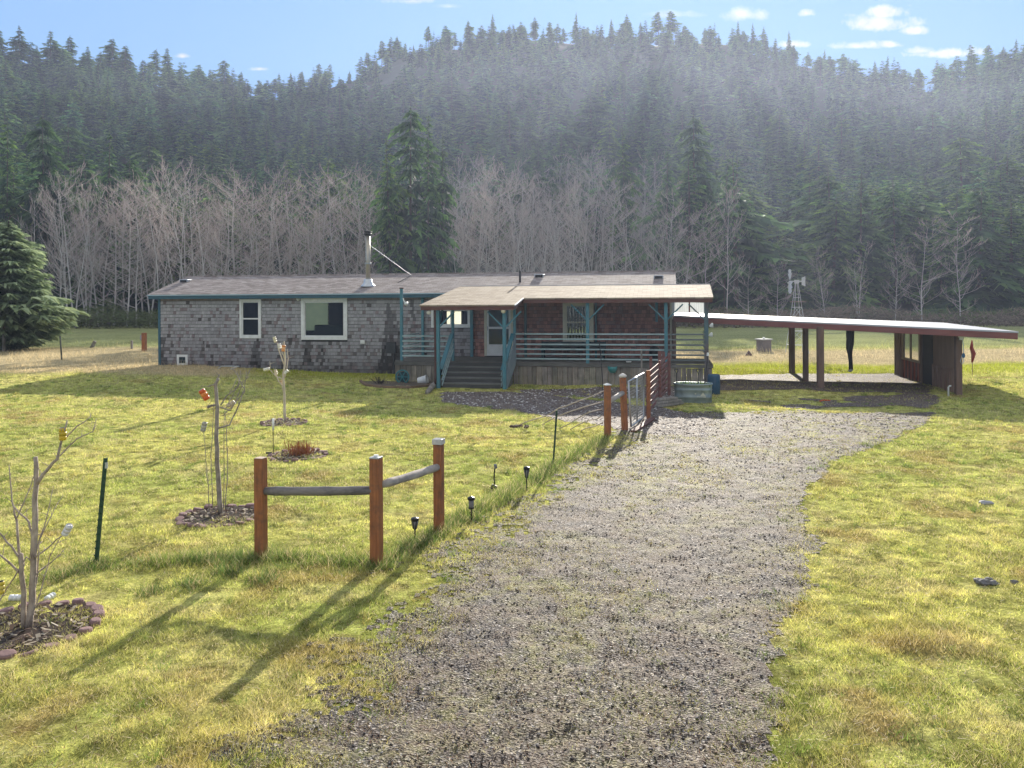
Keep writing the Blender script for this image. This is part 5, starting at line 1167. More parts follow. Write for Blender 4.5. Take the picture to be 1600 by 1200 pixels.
b = MB(); b.lathe([(.0, -.02), (.2, -.02), (.2, .02), (0, .02)], 20, (0, yk + .03, .255), (0, 1, 0)); b.build('drum', mat('dark_teal', (.02, .06, .07), None, 5), t)
for k in range(6): a = 6.283 * k / 6; b = MB(); b.beam((0, yk - .02, .255), (.245 * math.cos(a), yk - .02, .255 + .245 * math.sin(a)), .03, .03, (0, 1, 0)); b.build('spoke', TQ, t)
t = gthing(660, 600, 'bucket', 'white plastic bucket tipped on its side by the porch skirting', 'bucket', .2); b = MB(); b.lathe([(0, -.17), (.125, -.17), (.13, -.15), (.165, .16), (.175, .16), (.175, .19), (.16, .19), (.155, .16), (.12, -.14), (0, -.14)], 20, (0, 0, .15), (.85, -.35, .18)); b.build('pail', WHITE, t, True)
b = MB(); b.tube([(.16 + .02 * 0, -.20, .30), (.30, -.19, .2), (.22, -.02, .03)], .006, 5); b.build('handle', STEEL, t)
t = gthing(665, 612, 'splash_log', 'mossy weathered log lying at the foot of the downspout by the steps', 'log'); o = Vector(t.location); b = MB(); b.tube([G(684, 601) + Vector((0, 0, .12)), G(676, 607) + Vector((0, 0, .10)), G(668, 616) + Vector((0, 0, .07))], [.09, .10, .085], 9); bld(b, 'log', GREYW, t, o, True)
t = gthing(957, 606, 'hanging_pot', 'teal bowl-shaped pot fixed to the porch skirting behind the gate', 'pot'); tt, zz = hp(957, 577, YD - .16); q = h2w(tt, YD - .16, zz); t.location = q
b = MB(); b.lathe([(0, -.13), (.10, -.13), (.17, -.02), (.18, .10), (.165, .10), (.15, -.02), (0, -.08)], 20); b.build('bowl', mat('teal_pot', (.05, .26, .25), None, 5, rough=.4), t, True)
b = MB(); b.tube([(0, .16, .0), (0, .05, 0)], .015, 6); b.build('bracket', BLACKP, t)
t = thing('white_dish', 'small white dish on the porch deck edge above the teal pot', 'dish', h2w(ht(982, YD), YD + .06, DECKZ + .004)); b = MB(); b.lathe([(0, 0), (.08, 0), (.11, .04), (.10, .045), (0, .015)], 16); b.build('dish', WHITE, t, True)
t = thing('porch_bench', 'low dark bench against the porch wall behind the rail', 'bench', h2w(ht(895, -.6), -.6, DECKZ), HROT)
BN = mat('dark_bench', (.03, .05, .055), None, 4)
b = MB(); b.box(-1.3, 1.3, -.22, .22, .38, .44); b.build('seat', BN, t, bevel=.01); b = MB(); b.box(-1.3, 1.3, .18, .23, .45, .66); b.build('backrest', BN, t, bevel=.01)
for sx_ in (-1.2, 1.2): b = MB(); b.box(sx_ - .05, sx_ + .05, -.2, .2, 0, .378); b.build('leg', BN, t)
t = thing('black_cat_statue', 'dark rounded bin behind the porch rail near the end post', 'bin', h2w(ht(1022, -1), -1, DECKZ)); t.name = 'waste_bin'
b = MB(); b.lathe([(.17, 0), (.2, .38), (.2, .42), (.12, .52), (0, .54)], 16); b.build('body', BLACKP, t, True)
# stock tank with soil, little shovels
tp = G(1083, 628); t = thing('stock_tank', 'oval galvanised stock tank planter at the porch corner', 'tank', tp, HROT)
TK = mat('tank_steel', (.30, .36, .37), (.22, .27, .28), 3, rough=.45, metallic=.55, bump=.1, dirt=((.14, .16, .15), .5, 3)); Lh, Rd, Hk = .26, .30, .58
def stadium(r, l, n=14): return [(l + r * math.cos(a), r * math.sin(a)) for a in np.linspace(-math.pi / 2, math.pi / 2, n)] + [(-l + r * math.cos(a), r * math.sin(a)) for a in np.linspace(math.pi / 2, 3 * math.pi / 2, n)]
b = MB(); prof = [(0, -.03), (-.004, .14), (.014, .17), (-.002, .20), (0, .36), (.014, .39), (0, .42), (.005, Hk - .05), (.03, Hk - .035), (.03, Hk), (-.015, Hk), (-.02, Hk - .14)]; vs = []; fs = []
for (dr, z) in prof: vs += [(x, y, z) for x, y in stadium(Rd + dr, Lh)]
n = len(stadium(1, 1))
for i in range(len(prof) - 1):
    for k in range(n): fs.append((i * n + k, i * n + (k + 1) % n, (i + 1) * n + (k + 1) % n, (i + 1) * n + k))
b.raw(vs, fs); b.build('tub', TK, t, True)
b = MB(); b.face([(x, y, Hk - .1) for x, y in stadium(Rd - .02, Lh)]); b.build('soil', mat('tank_soil', (.06, .08, .035), (.10, .12, .05), 9, bump=.9), t)
b = MB(); rr2 = random.Random(4)
for i in range(160): x, y = rr2.uniform(-.5, .5), rr2.uniform(-.24, .24); b.col(*(np.array([.10, .17, .05]) * rr2.uniform(.5, 1.6))); q = Vector((x, y, Hk - .1)); d = Vector((rr2.gauss(0, .05), rr2.gauss(0, .05), rr2.uniform(.05, .18))); s_ = Vector((rr2.gauss(0, .02), rr2.gauss(0, .02), 0)); b.face([q - s_, q + s_, q + d])
b.build('seedlings', BLADE, t)
b = MB(); yk = -Rd - .004; b.face([(.10, yk, .18), (.36, yk, .18), (.36, yk, .20), (.10, yk, .20)]); b.face([(.20, yk, .215), (.36, yk, .215), (.28, yk, .33)]); b.face([(.04, yk, .27), (.08, yk, .27), (.08, yk, .30), (.04, yk, .30)]); b.build('sticker', mat('faded_sticker', (.62, .60, .48), (.5, .5, .42), 6), t)
b = MB(); b.tube([(-.3, -.33, Hk - .03), (.0, -.34, Hk - .05), (.3, -.33, Hk - .03)], .006, 6); b.build('rim_cord', mat('pale_cord', (.5, .52, .5), None, 5), t)
def shovel(px, top, Y, label, hh):
    p = P(px, top + 40, Y); zt_ = CAMZ + (CY - 1.6 - top) / F * Y; t = thing('garden_shovel', label, 'shovel', (p.x, p.y, zt_ - hh))
    b = MB(); b.tube([(0, 0, 0), (.01, 0, hh - .12)], .015, 6); b.build('shaft', BLACKP, t); b = MB(); b.tube([(-.05, 0, hh), (.05, 0, hh), (.055, 0, hh - .05), (.01, 0, hh - .12), (-.045, 0, hh - .05), (-.05, 0, hh)], .013, 6, False); b.build('grip', BLACKP, t)
    b = MB(); b.raw([(-.07, 0, 0), (.07, 0, 0), (.06, .02, -.16), (0, .03, -.22), (-.06, .02, -.16)], [(0, 1, 2, 3, 4)]); b.build('blade', STEEL, t)
shovel(1057, 577, tp.y + .08, 'small shovel at the left end of the stock tank', .46); shovel(1091, 577, tp.y + .05, 'small shovel leaning at the middle of the stock tank', .46)
q0, q1 = P(1106, 556, tp.y + .30), P(1101, 600, tp.y - .05); t = thing('long_tool', 'long black-handled tool with pale top leaning on the stock tank', 'tool', q1); b = MB(); b.tube([q1, q0], [.022, .018], 7); bld(b, 'shaft', BLACKP, t, q1); b = MB(); b.tube([q0, q0 + Vector((0, 0, .10))], [.04, .03], 8); bld(b, 'head', WHITE, t, q1)
p = G(1119, 618); t = thing('blue_barrel', 'dark blue barrel behind the stock tank', 'barrel', p + Vector((.0, .3, 0))); b = MB(); b.lathe([(.18, 0), (.2, .05), (.21, .3), (.2, .62), (.18, .66), (0, .66)], 18); b.build('drum', mat('blue_barrel', (.02, .075, .14), None, 4, rough=.5), t, True)
# planks stacked by the slat fence, scattered scraps
for k, (px, py, l, lab) in enumerate(((1040, 627, .9, 'short plank on top of the stack behind the slat fence'), (1036, 632, 1.1, 'middle plank of the stack behind the slat fence'), (1033, 637, 1.2, 'bottom plank of the stack behind the slat fence'))):
    p = G(1037, 634); t = thing('plank', lab, 'plank', (p.x + .05 * k, p.y - .05 * k, p.z), .5 + .1 * k); b = MB(); b.box(-l / 2, l / 2, -.12, .12, .02 + .075 * (2 - k), .085 + .075 * (2 - k)); b.build('board', GREYW, t, bevel=.008)
a, c = G(990, 676), G(1020, 656); t = thing('threshold_plank', 'reddish plank lying along the foot of the wire gate', 'plank', a); b = MB(); b.beam(a + Vector((0, 0, .03)), c + Vector((0, 0, .03)), .14, .05); bld(b, 'board', BROWN, t, a, bevel=.005)
a, c = G(1281, 628), G(1297, 627); t = thing('orange_cord', 'scrap of orange cord lying in the carport shadow', 'cord', a); b = MB(); b.tube([a + Vector((0, 0, .02)), a.lerp(c, .4) + Vector((0, .05, .04)), c + Vector((0, 0, .02))], .022, 6); bld(b, 'cord', mat('orange_cord', (.6, .10, .03), None, 5), t, a)

# ------------------------------------------------------------------ gate and slat fence
def sq_post(name, px, pyb, pyt, w_, label, rz=.3, m_=CEDAR, cat='fence post', cap=None, lean=(0, 0)):
    p = G(px, pyb); h = (pyb - pyt) / F * p.y; t = thing(name, label, cat, p, rz); b = MB(); b.beam((0, 0, -.3), (lean[0], lean[1], h), w_, w_, (0, 1, 0)); b.build('shaft', m_, t, bevel=.008)
    if cap == 'peak': b = MB(); q = w_ / 2 + .01; b.raw([(-q, -q, h), (q, -q, h), (q, q, h), (-q, q, h), (0, 0, h + .05), (-q, -q, h + .015), (q, -q, h + .015), (q, q, h + .015), (-q, q, h + .015)], [(0, 1, 6, 5), (1, 2, 7, 6), (2, 3, 8, 7), (3, 0, 5, 8), (5, 6, 4), (6, 7, 4), (7, 8, 4), (8, 5, 4), (3, 2, 1, 0)]); b.build('post_cap', WHITE, t)
    if cap == 'flat': b = MB(); b.lathe([(w_ * .4, 0), (w_ * .75, .03), (w_ * .75, .06), (w_ * .2, .10), (0, .10)], 14, (lean[0], lean[1], h)); b.build('post_cap', mat('pale_cap', (.72, .68, .62), None, 5), t, True)
    return t, p, h
g1, p1, h1 = sq_post('gate_post', 949.5, 684, 600, .125, 'orange cedar post with peaked pale cap left of the wire gate', .35, cap='peak')
g2, p2, h2 = sq_post('gate_post', 977, 673, 590, .125, 'orange cedar post with flat pale cap carrying the wire gate', .35, cap='flat', lean=(-.06, 0))
a = p1 + Vector((0, 0, h1 * .68)); c = p2 + Vector((-.04, 0, h2 * .72)); t = thing('short_rail', 'pale weathered rail between the two orange gate posts', 'rail', a); b = MB(); d = (c - a).normalized() * .07; b.tube([a + d, c - d], .06, 10); bld(b, 'rail', mat('silver_log', (.42, .39, .35), (.28, .26, .24), 4, (1, 1, .5)), t, a, True)
# wire gate
gA = G(986, 670); gB = G(1006, 655); gt = thing('wire_gate', 'galvanised tube gate with wire mesh beside the cedar posts', 'gate', gA); hA = (670 - 596) / F * gA.y; hB = (655 - 583) / F * gB.y
z0 = Vector((0, 0, .06)); b = MB(); b.tube([gA + z0, gB + z0, gB + Vector((0, 0, hB)), gA + Vector((-.06, 0, hA)), gA + z0], .024, 8); mA, mB = gA.lerp(gB, .45), gA.lerp(gB, .45); b.tube([mA + z0, mB + Vector((0, 0, (hA + hB) / 2))], .02, 8); bld(b, 'frame', STEEL, gt, gA, True)
b = MB(); n = 14
for k in range(1, n): f_ = k / n; p = gA.lerp(gB, f_); b.tube([p + z0, p + Vector((-.06 * (1 - f_), 0, hA + (hB - hA) * f_))], .0035, 3, False)
for k in range(1, 16): f_ = k / 16; b.tube([gA + Vector((-.06 * f_, 0, .06 + (hA - .06) * f_)), gB + Vector((0, 0, .06 + (hB - .06) * f_))], .0035, 3, False)
bld(b, 'mesh', STEEL, gt, gA)
# slat fence
sA, sB = G(1010, 655), G(1043, 618); sf = thing('slat_fence', 'reddish brown horizontal slat fence running from gate to porch', 'fence', sA); hs_ = 74 / F * sA.y
RED = mat('red_brown_slat', (.23, .10, .085), (.15, .065, .058), 4, (1, 1, 3), rough=.7, bump=.25)
for k in range(7): zz = .16 + (hs_ - .24) * k / 6; b = MB(); b.beam(sA + Vector((0, 0, zz)), sB + Vector((0, 0, zz * 1.05 + .04)), .025, .085); bld(b, 'slat', RED, sf, sA, bevel=.004)
for f_, hh, w_ in ((0, hs_ + .04, .10), (.5, hs_ + .1, .07), (1, hs_ + .15, .09)):
    p = sA.lerp(sB, f_) + Vector((.06, .03, 0)); b = MB(); b.beam(p - Vector((0, 0, .2)), p + Vector((0, 0, hh)), w_, w_, (0, 1, 0)); bld(b, 'post', CEDAR if f_ == 0 else RED, sf, sA, bevel=.006)
for (px, pyt, Y, m_, lab, nm, w_) in ((1002.5, 547, 24.6, GREYW, 'pale grey stake standing behind the wire gate', 'stake', .05), (1017, 557, 25.4, RED, 'red-brown picket behind the slat fence, nearer the gate', 'picket', .09), (1031, 549, 25.9, RED, 'red-brown picket behind the slat fence, nearer the porch', 'picket', .11), (1037, 550, 26.3, RED, 'red-brown picket behind the slat fence beside the porch post', 'picket', .09)):
    p = P(px, 600, Y); zt_ = CAMZ + (CY - 1.2 - pyt) / F * Y; t = thing(nm, lab, nm, (p.x, p.y, 0)); b = MB(); b.beam((0, 0, -.25), (0, 0, zt_), w_, .04, (0, 1, 0)); b.build('shaft', m_, t)
p = P(939, 600, 26.8); t = thing('plant_pole', 'thin crooked dark pole standing in front of the porch rail', 'pole', (p.x, p.y, -.1)); b = MB(); b.tube([(.06, 0, -.2), (.05, 0, .6), (.0, .02, 1.3), (-.05, 0, 1.85)], .014, 6); b.build('pole', BLACKP, t)
# loose fence wires curling down from the gate post
WIRE = mat('pale_wire', (.55, .46, .40), (.42, .34, .30), 5, rough=.6)
wires = (([(947, 609), (925, 619), (905, 626), (885, 634), (872, 638), (862, 645), (850, 651), (835, 655), (820, 660), (806, 667)], 'topmost pale fence wire drooping from the cedar gate post to the grass'), ([(941, 628), (915, 635), (890, 643), (872, 650), (858, 657), (848, 663)], 'second highest of the loose fence wires left of the gate'),
         ([(941, 639), (920, 644), (905, 652), (890, 662), (873, 670)], 'middle one of the loose fence wires left of the gate'), ([(941, 649), (932, 655), (918, 657), (903, 664), (891, 671)], 'second lowest of the loose fence wires left of the gate'), ([(942, 660), (930, 666), (916, 669), (908, 673)], 'lowest of the loose fence wires left of the gate'))
for k, (pl, lab) in enumerate(wires):
    a = Vector(p1); end = G(*pl[-1]); pts = []
    for i, (px, py) in enumerate(pl):
        f_ = i / (len(pl) - 1); Y = a.y + (end.y - a.y) * f_; pts.append(P(px, py, Y))
    t = thing('fence_wire', lab, 'wire', end); b = MB(); b.tube(pts, .013, 5); bld(b, 'strand', WIRE, t, end, True)
t = gthing(808, 668, 'scrap_pile', 'small dark clump of bark where the top wire meets the grass', 'clump'); b = MB()
for i in range(9): b.blob((random.gauss(0, .12), random.gauss(0, .06), .03), .06, .05, .035, i)
b.build('clump', mat('clump', (.12, .08, .06), None, 8), t)
def tpost(px, pyb, dx, pyt, label, m_, w_=.045):
    p = G(px, pyb); q = P(px + dx, pyt, p.y) - p; t = thing('metal_post', label, 'post', p); b = MB(); b.beam((0, 0, -.2), q, w_, .008, (0, 1, 0)); d = Vector((0, w_ * .45, 0)); b.beam(Vector((0, 0, -.2)) + d, q + d, .008, w_ * .9, (0, 1, 0))
    for k in range(14): f_ = .08 + .86 * k / 13; c = q * f_ - Vector((0, .012, 0)); b.box(c.x - .012, c.x + .012, c.y - .008, c.y + .004, c.z - .008, c.z + .008)
    b.build('stem', m_, t); return t, q
GRN = mat('green_post', (.02, .055, .03), (.03, .075, .045), 6, rough=.5)
t, q = tpost(148, 880, 17, 716, 'dark green metal fence post leaning right beside the left sapling', GRN, .05)
b = MB(); b.box(q.x - .0, q.x + .03, q.y - .02, q.y, q.z - .12, q.z - .05); b.build('clip', STEEL, t)
tpost(863, 728, 7, 641, 'dark thin metal fence post in the grass left of the loose wires', GRN, .035)

# ------------------------------------------------------------------ front rail fence
pL, pM, pR = G(408, 872), G(588.5, 882), G(686, 832)
rf_ = thing('rail_fence', 'three-post cedar fence corner with two round grey rails beside the drive', 'fence', pM)
def fpost(p, h, rz, w_=.115):
    b = MB(); c, s = math.cos(rz), math.sin(rz); X, Y = Vector((c, s, 0)), Vector((-s, c, 0)); b.frame(p + Vector((0, 0, (h - .3) / 2)), X, Y, Vector((0, 0, 1)), w_, w_, h + .3); return bld(b, 'post', CEDAR, rf_, pM, bevel=.007)
hL, hM, hR = (872 - 716) / F * pL.y, (882 - 716) / F * pM.y, (832 - 694) / F * pR.y
fpost(pL, hL, -.30, .118); pm = fpost(pM, hM, -.34, .122); pr_ = fpost(pR, hR, -.30, .118)
def pcap(p, h, par, m_, sx_=.075, hh=.03, nm='post_cap'):
    b = MB(); c, s = math.cos(-.3), math.sin(-.3); b.frame(p + Vector((0, 0, h + hh / 2 + .001)), Vector((c, s, 0)), Vector((-s, c, 0)), Vector((0, 0, 1)), sx_ * 2, sx_ * 2, hh); return bld(b, nm, m_, par, pM, bevel=.006)
pcap(pR, hR, pr_, mat('clear_cap', (.62, .61, .58), (.40, .40, .40), 20, rough=.15), .070, .075); pcap(pL, hL, rf_, mat('sawn_end', (.55, .42, .33), None, 8), .058, .008, 'sawn_end')
pcap(pM, hM, pm, mat('steel_cap', (.30, .32, .33), (.55, .55, .55), 14, rough=.4), .064, .018)
b = MB(); b.frame(pM + Vector((.0, 0, hM + .03)), Vector((1, 0, 0)), Vector((0, 1, 0)), Vector((0, 0, 1)), .05, .05, .022); bld(b, 'cap_screw', WHITE, pm, pM)
LOG = mat('rail_log', (.27, .24, .22), (.11, .105, .115), 3.5, (.6, 2.5, 2.5), rough=.9, bump=.5, dirt=((.04, .04, .045), .6, 5)); LOG2 = mat('rail_log', (.46, .41, .36), (.28, .25, .235), 3.5, (2.5, .6, 2.5), rough=.9, bump=.5, dirt=((.12, .12, .13), .5, 5))
def log(a, c, r_, m_):
    b = MB(); n = 7; pts = [a.lerp(c, i / n) + Vector((0, 0, -.008 * math.sin(math.pi * i / n))) for i in range(n + 1)]; rad = [r_ * (1 + .06 * math.sin(i * 2.1)) for i in range(n + 1)]; rad[0] *= .8; rad[-1] *= .85; b.tube(pts, rad, 14); bld(b, 'rail', m_, rf_, pM, True)
log(P(409, 767, pL.y - .0), P(582, 766, pM.y), .055, LOG); log(P(597, 757, pM.y + .02), P(686, 729, pR.y), .052, LOG2)

# ------------------------------------------------------------------ solar path lights
BP = mat('lamp_black', (.014, .014, .016), None, 8, rough=.35, bump=0); LENS = mat('smoky_lens', (.12, .13, .15), (.2, .2, .22), 12, rough=.15, bump=0)
def path_light(px, pyb, pyt, label, flame=True, s=1.0):
    p = G(px, pyb); h = (pyb - pyt) / F * p.y; t = thing('path_light', label, 'garden light', p, 0, 'solar path lights along the drive')
    b = MB(); b.tube([(0, 0, -.12), (0, 0, h * .55)], .009, 8); b.build('stake', BP, t)
    if flame:
        b = MB(); b.lathe([(.010, h * .5), (.018, h * .56), (.036, h * .72), (.042, h * .86), (.036, h * .87), (.03, h * .74), (.0, h * .58)], 12); b.build('lens', LENS, t, True)
        b = MB()
        for k in range(6): a = 6.283 * k / 6; b.beam((.02 * math.cos(a), .02 * math.sin(a), h * .56), (.046 * math.cos(a), .046 * math.sin(a), h * .88), .012, .008)
        b.lathe([(.048, h * .87), (.054, h * .91), (.05, h * .97), (.02, h), (0, h)], 14); b.build('cage', BP, t)
    else:
        b = MB(); b.lathe([(.034, h * .58), (.038, h * .62), (.038, h * .82), (.034, h * .84)], 14); b.build('lens', LENS, t, True)
        b = MB(); b.lathe([(.044, h * .84), (.056, h * .86), (.056, h * .93), (.04, h * .96), (0, h)], 14); b.lathe([(.040, h * .53), (.042, h * .56), (.036, h * .585), (0, h * .585)], 14); b.build('cage', BP, t)
path_light(648.5, 850, 808, 'black flame-shaped solar path light nearest the cedar fence corner'); path_light(736.5, 817, 775, 'black cylinder-topped solar path light beside a clump of long grass', False); path_light(823, 769, 729, 'black flame-shaped solar path light farthest along the drive edge')
p = G(772, 763); t = thing('spot_light', 'black solar spotlight knocked askew among the path lights', 'garden light', p, .2); h = 36 / F * p.y
b = MB(); b.tube([(.02, 0, -.05), (.0, 0, h * .45), (.015, 0, h * .9)], .012, 8); b.build('stake', BP, t); b = MB(); b.frame(Vector((.02, -.03, h * .97)), Vector((1, 0, .2)).normalized(), Vector((0, 1, 0)), Vector((-.2, 0, 1)).normalized(), .05, .06, .07); b.build('lamp_head', LENS, t, bevel=.01)
b = MB(); b.frame(Vector((-.01, -.04, h * .07)), Vector((1, 0, -.5)).normalized(), Vector((0, 1, 0)), Vector((.5, 0, 1)).normalized(), .10, .05, .08); b.build('solar_panel', BP, t, bevel=.006)
p = G(427, 711); t = thing('stake_light', 'slim white-topped stake light beside the ring with the dead shrub', 'garden light', p); h = 57 / F * p.y; b = MB(); b.tube([(0, 0, -.1), (0, 0, h * .68)], .008, 6); b.build('stake', BP, t); b = MB(); b.tube([(0, 0, h * .68), (0, 0, h)], .022, 8); b.build('tube', WHITE, t, True); b = MB(); b.frame(Vector((-.08, -.03, .05)), Vector((1, 0, 0)), Vector((0, 1, 0)), Vector((0, 0, 1)), .12, .03, .03); b.build('foot', BP, t)

# ------------------------------------------------------------------ saplings in stone rings, hung with drink cans
SAPB = mat('sapling_bark', (.52, .43, .35), (.20, .155, .13), 16, (1, 1, .5), rough=.85, bump=.5); SAPP = mat('pale_sapling_bark', (.66, .57, .44), (.44, .37, .29), 8, (1, 1, .5), bump=.4); SAPD = mat('mottled_bark', (.42, .37, .31), (.15, .125, .11), 12, (1, 1, .6), bump=.5)
RINGM = mat('ring_stone', (.27, .17, .16), (.17, .11, .105), 6, rough=.9, bump=.4)
stone_me = None
def ring(px, py, rad, n, which, arc=(0, 6.283), seed=0):
    global stone_me
    c = G(px, py); rr_ = random.Random(seed)
    if stone_me is None:
        b = MB(); b.lathe([(.075, -.05), (.075, .03), (.07, .05), (.055, .06), (0, .06)], 12); stone_me = b.mesh('edging_stone', RINGM, False)
    for k in range(n):
        a = arc[0] + (arc[1] - arc[0]) * (k + .5) / n; x, y = c.x + rad * math.cos(a), c.y + rad * math.sin(a); s = rr_.uniform(.85, 1.15) * min(1.15, rad * math.pi / n / .072)
        o = put('edging_stone', stone_me, None, (x, y, float(gz(x, y)) + rr_.uniform(-.015, .01))); s *= .86; o.scale = (s * .8, s, rr_.uniform(.6, 1.0) * (1 if math.sin(a) > -.2 else .55)); o.rotation_euler = (rr_.gauss(0, .12), rr_.gauss(0, .12), a); tag(o, f'mauve rounded edging stone in the ring around the {which}', 'stone', f'edging stones around the {which}')
    b = MB()
    for i in range(int(190 * (rad / .5))):
        a = rr_.uniform(0, 6.283); q = rad * .92 * math.sqrt(rr_.random()); p_ = Vector((c.x + q * math.cos(a), c.y + q * math.sin(a), 0)); p_.z = float(gz(p_.x, p_.y)) + .012 + rr_.uniform(0, .035); d = Vector((rr_.gauss(0, 1), rr_.gauss(0, 1), rr_.gauss(0, .35))).normalized() * rr_.uniform(.015, .05); e = Vector((-d.y, d.x, .005)).normalized() * rr_.uniform(.008, .022)
        g = rr_.uniform(.5, 1.5); b.col(*((.20 * g, .145 * g, .115 * g) if rr_.random() < .6 else (.62, .54, .42))); b.face([p_ - d - e, p_ + d - e, p_ + d + e, p_ - d + e])
    n2 = 26; b.col(.10, .075, .06); b.face([(c.x + rad * .97 * math.cos(6.283 * k / n2), c.y + rad * .97 * math.sin(6.283 * k / n2), float(gz(c.x, c.y)) + .013) for k in range(n2)])
    m_ = bld(b, 'mulch', BLADE, None, c); m_.location = c; tag(m_, f'bark mulch inside the stone ring around the {which}', 'mulch', kind='stuff')
def sapling(px, py, label, polys, m_, seed=0, twigs=2, tl=.10):
    base = G(px, py); t = thing('sapling', label, 'tree', base); rr_ = random.Random(seed); first = True
    for (pl, r0, r1, dep) in polys:
        n = len(pl); pts = []
        for i, (x, y) in enumerate(pl): pts.append(P(x, y, base.y + dep * i / max(1, n - 1) + rr_.uniform(-.012, .012)))
        # smooth + wobble
        fine = []
        for i in range(n - 1):
            for k in range(3): q = pts[i].lerp(pts[i + 1], k / 3); fine.append(q + Vector((rr_.gauss(0, .004), rr_.gauss(0, .006), 0)))
        fine.append(pts[-1]); N_ = len(fine); b = MB(); b.tube(fine, [r0 + (r1 - r0) * i / (N_ - 1) for i in range(N_)], 8)
        if not first:
            for i in range(2, N_, 2):
                if rr_.random() < .92: q = fine[i]; d = Vector((rr_.gauss(0, 1), rr_.gauss(0, 1), abs(rr_.gauss(.5, .8)))).normalized() * rr_.uniform(.25, 1.35) * tl; b.tube([q, q + d * .5 + Vector((0, 0, .004)), q + d], [.0045, .0035, .002], 4, False)
        bld(b, 'trunk' if first else 'branch', m_, t, base, True); first = False
    return t, base
lp = [([(45.6, 982), (51, 918), (54, 825), (57, 757), (55.5, 714)], .034, .020, 0), ([(57, 757), (71, 736), (89.5, 717), (95.6, 689), (105, 657)], .020, .007, -.08), ([(96, 689), (123, 665), (142, 651)], .009, .004, .1), ([(89, 717), (120, 686), (145, 674), (151, 654)], .008, .003, .2),
      ([(38.5, 986), (34, 896), (33, 865)], .026, .018, -.05), ([(34, 896), (25, 813), (18.5, 785), (14, 726)], .014, .004, .12), ([(33, 870), (38, 884), (18, 853), (0, 834), (-14, 822)], .013, .006, -.15), ([(33, 896), (9, 877), (-6, 858)], .013, .006, -.1), ([(51, 840), (46, 816), (34, 805), (22, 791)], .012, .006, .1),
      ([(26, 810), (40, 780), (52, 745)], .007, .004, .05), ([(53, 900), (62, 893), (89, 871), (102, 857)], .009, .003, .1), ([(55, 872), (75, 855), (96, 837), (103, 830)], .008, .004, -.15), ([(54, 870), (70, 820), (80, 776)], .007, .003, .2), ([(55, 860), (75, 815), (89, 788)], .006, .003, .25), ([(51, 961), (58, 900), (62, 850), (66, 846)], .008, .004, .1), ([(51, 958), (66, 916), (77, 871), (95, 838)], .007, .003, .15), ([(52, 880), (42, 870), (10, 920), (0, 938), (-10, 950)], .008, .004, -.12)]
s1, b1 = sapling(42, 982, 'leafless sapling at the left photo edge, a yellow can on its tall limb', lp, SAPB, 1)
mp = [([(345, 803), (341, 741), (338, 684), (340, 636), (337, 605), (341, 591)], .036, .022, 0), ([(342, 668.6), (359, 664), (373, 633), (382, 608), (374, 593)], .014, .005, .1), ([(343.6, 636), (359, 641.7), (370.5, 624.7), (382, 613), (385, 580)], .012, .004, -.1), ([(345, 633), (353.5, 619), (373, 605), (376, 579)], .011, .004, .15), ([(352, 640), (362, 620), (374, 596), (371, 580)], .008, .003, -.2), ([(348, 650), (366, 632), (379, 600), (388, 588)], .008, .003, .2), ([(336, 601), (330, 602), (326, 604)], .010, .006, -.05),
      ([(341, 590), (343, 585)], .012, .008, 0), ([(328, 796), (323, 740), (318, 675)], .006, .004, -.1), ([(333, 796), (329, 710), (333, 668), (334, 630)], .006, .004, .1), ([(352, 796), (356, 727), (353.5, 668), (351, 640)], .007, .004, .1), ([(349, 797), (350, 700), (351, 650)], .006, .004, -.1), ([(327, 794), (324, 730)], .005, .003, .1), ([(338, 633), (330, 634), (324, 637)], .016, .02, -.05), ([(360, 612), (372, 588), (364, 575)], .006, .003, .1), ([(366, 608), (384, 592), (392, 576)], .006, .003, -.1)]
s2, b2 = sapling(345, 803, 'mottled leafless sapling with an orange can, left of the cedar fence', mp, SAPD, 2, tl=.13)
bp_ = [([(445, 661), (444, 613), (443, 585), (445.6, 565), (445, 545), (444, 533)], .035, .016, 0), ([(444, 570), (436, 548), (433, 536)], .018, .008, .1), ([(444, 593), (431, 588), (423, 579), (418, 577)], .016, .007, -.1), ([(422, 578), (421.5, 564)], .008, .005, 0), ([(444, 605), (435, 596), (431, 584)], .016, .010, .1), ([(444, 612), (440, 600)], .018, .012, .1), ([(444, 590), (448, 580), (450, 560), (449, 545)], .016, .006, .1), ([(444, 560), (440, 548), (441, 536)], .012, .006, -.1), ([(444, 618), (441, 604)], .016, .01, -.1)]
s3, b3 = sapling(445, 661, 'pale slim sapling hung with several cans, nearest the house', bp_, SAPP, 3, tl=.16)
ring(42, 983, .62, 22, 'sapling at the left photo edge', seed=1); ring(345, 807, .56, 21, 'mottled sapling', seed=2); ring(444, 661, .54, 20, 'pale sapling nearest the house', seed=3); ring(466, 713, .55, 20, 'dead red-brown shrub', seed=4)
c = G(470, 711); t = thing('dead_shrub', 'dead red-brown shrub in a stone ring between the saplings', 'shrub', c); b = MB(); rr_ = random.Random(6)
for i in range(150):
    q = Vector((rr_.gauss(0, .13), rr_.gauss(0, .10), 0)); d = Vector((rr_.gauss(0, .07), rr_.gauss(0, .07), rr_.uniform(.1, .32))); b.tube([q, q + d * .6 + Vector((rr_.gauss(0, .015), 0, 0)), q + d], [.006, .005, .003], 4, False)
b.build('stems', mat('dead_red_stems', (.42, .17, .07), (.28, .11, .05), 6, bump=0), t)
ALU = mat('can_lid', (.72, .72, .74), None, 8, rough=.3, metallic=.8, bump=0)
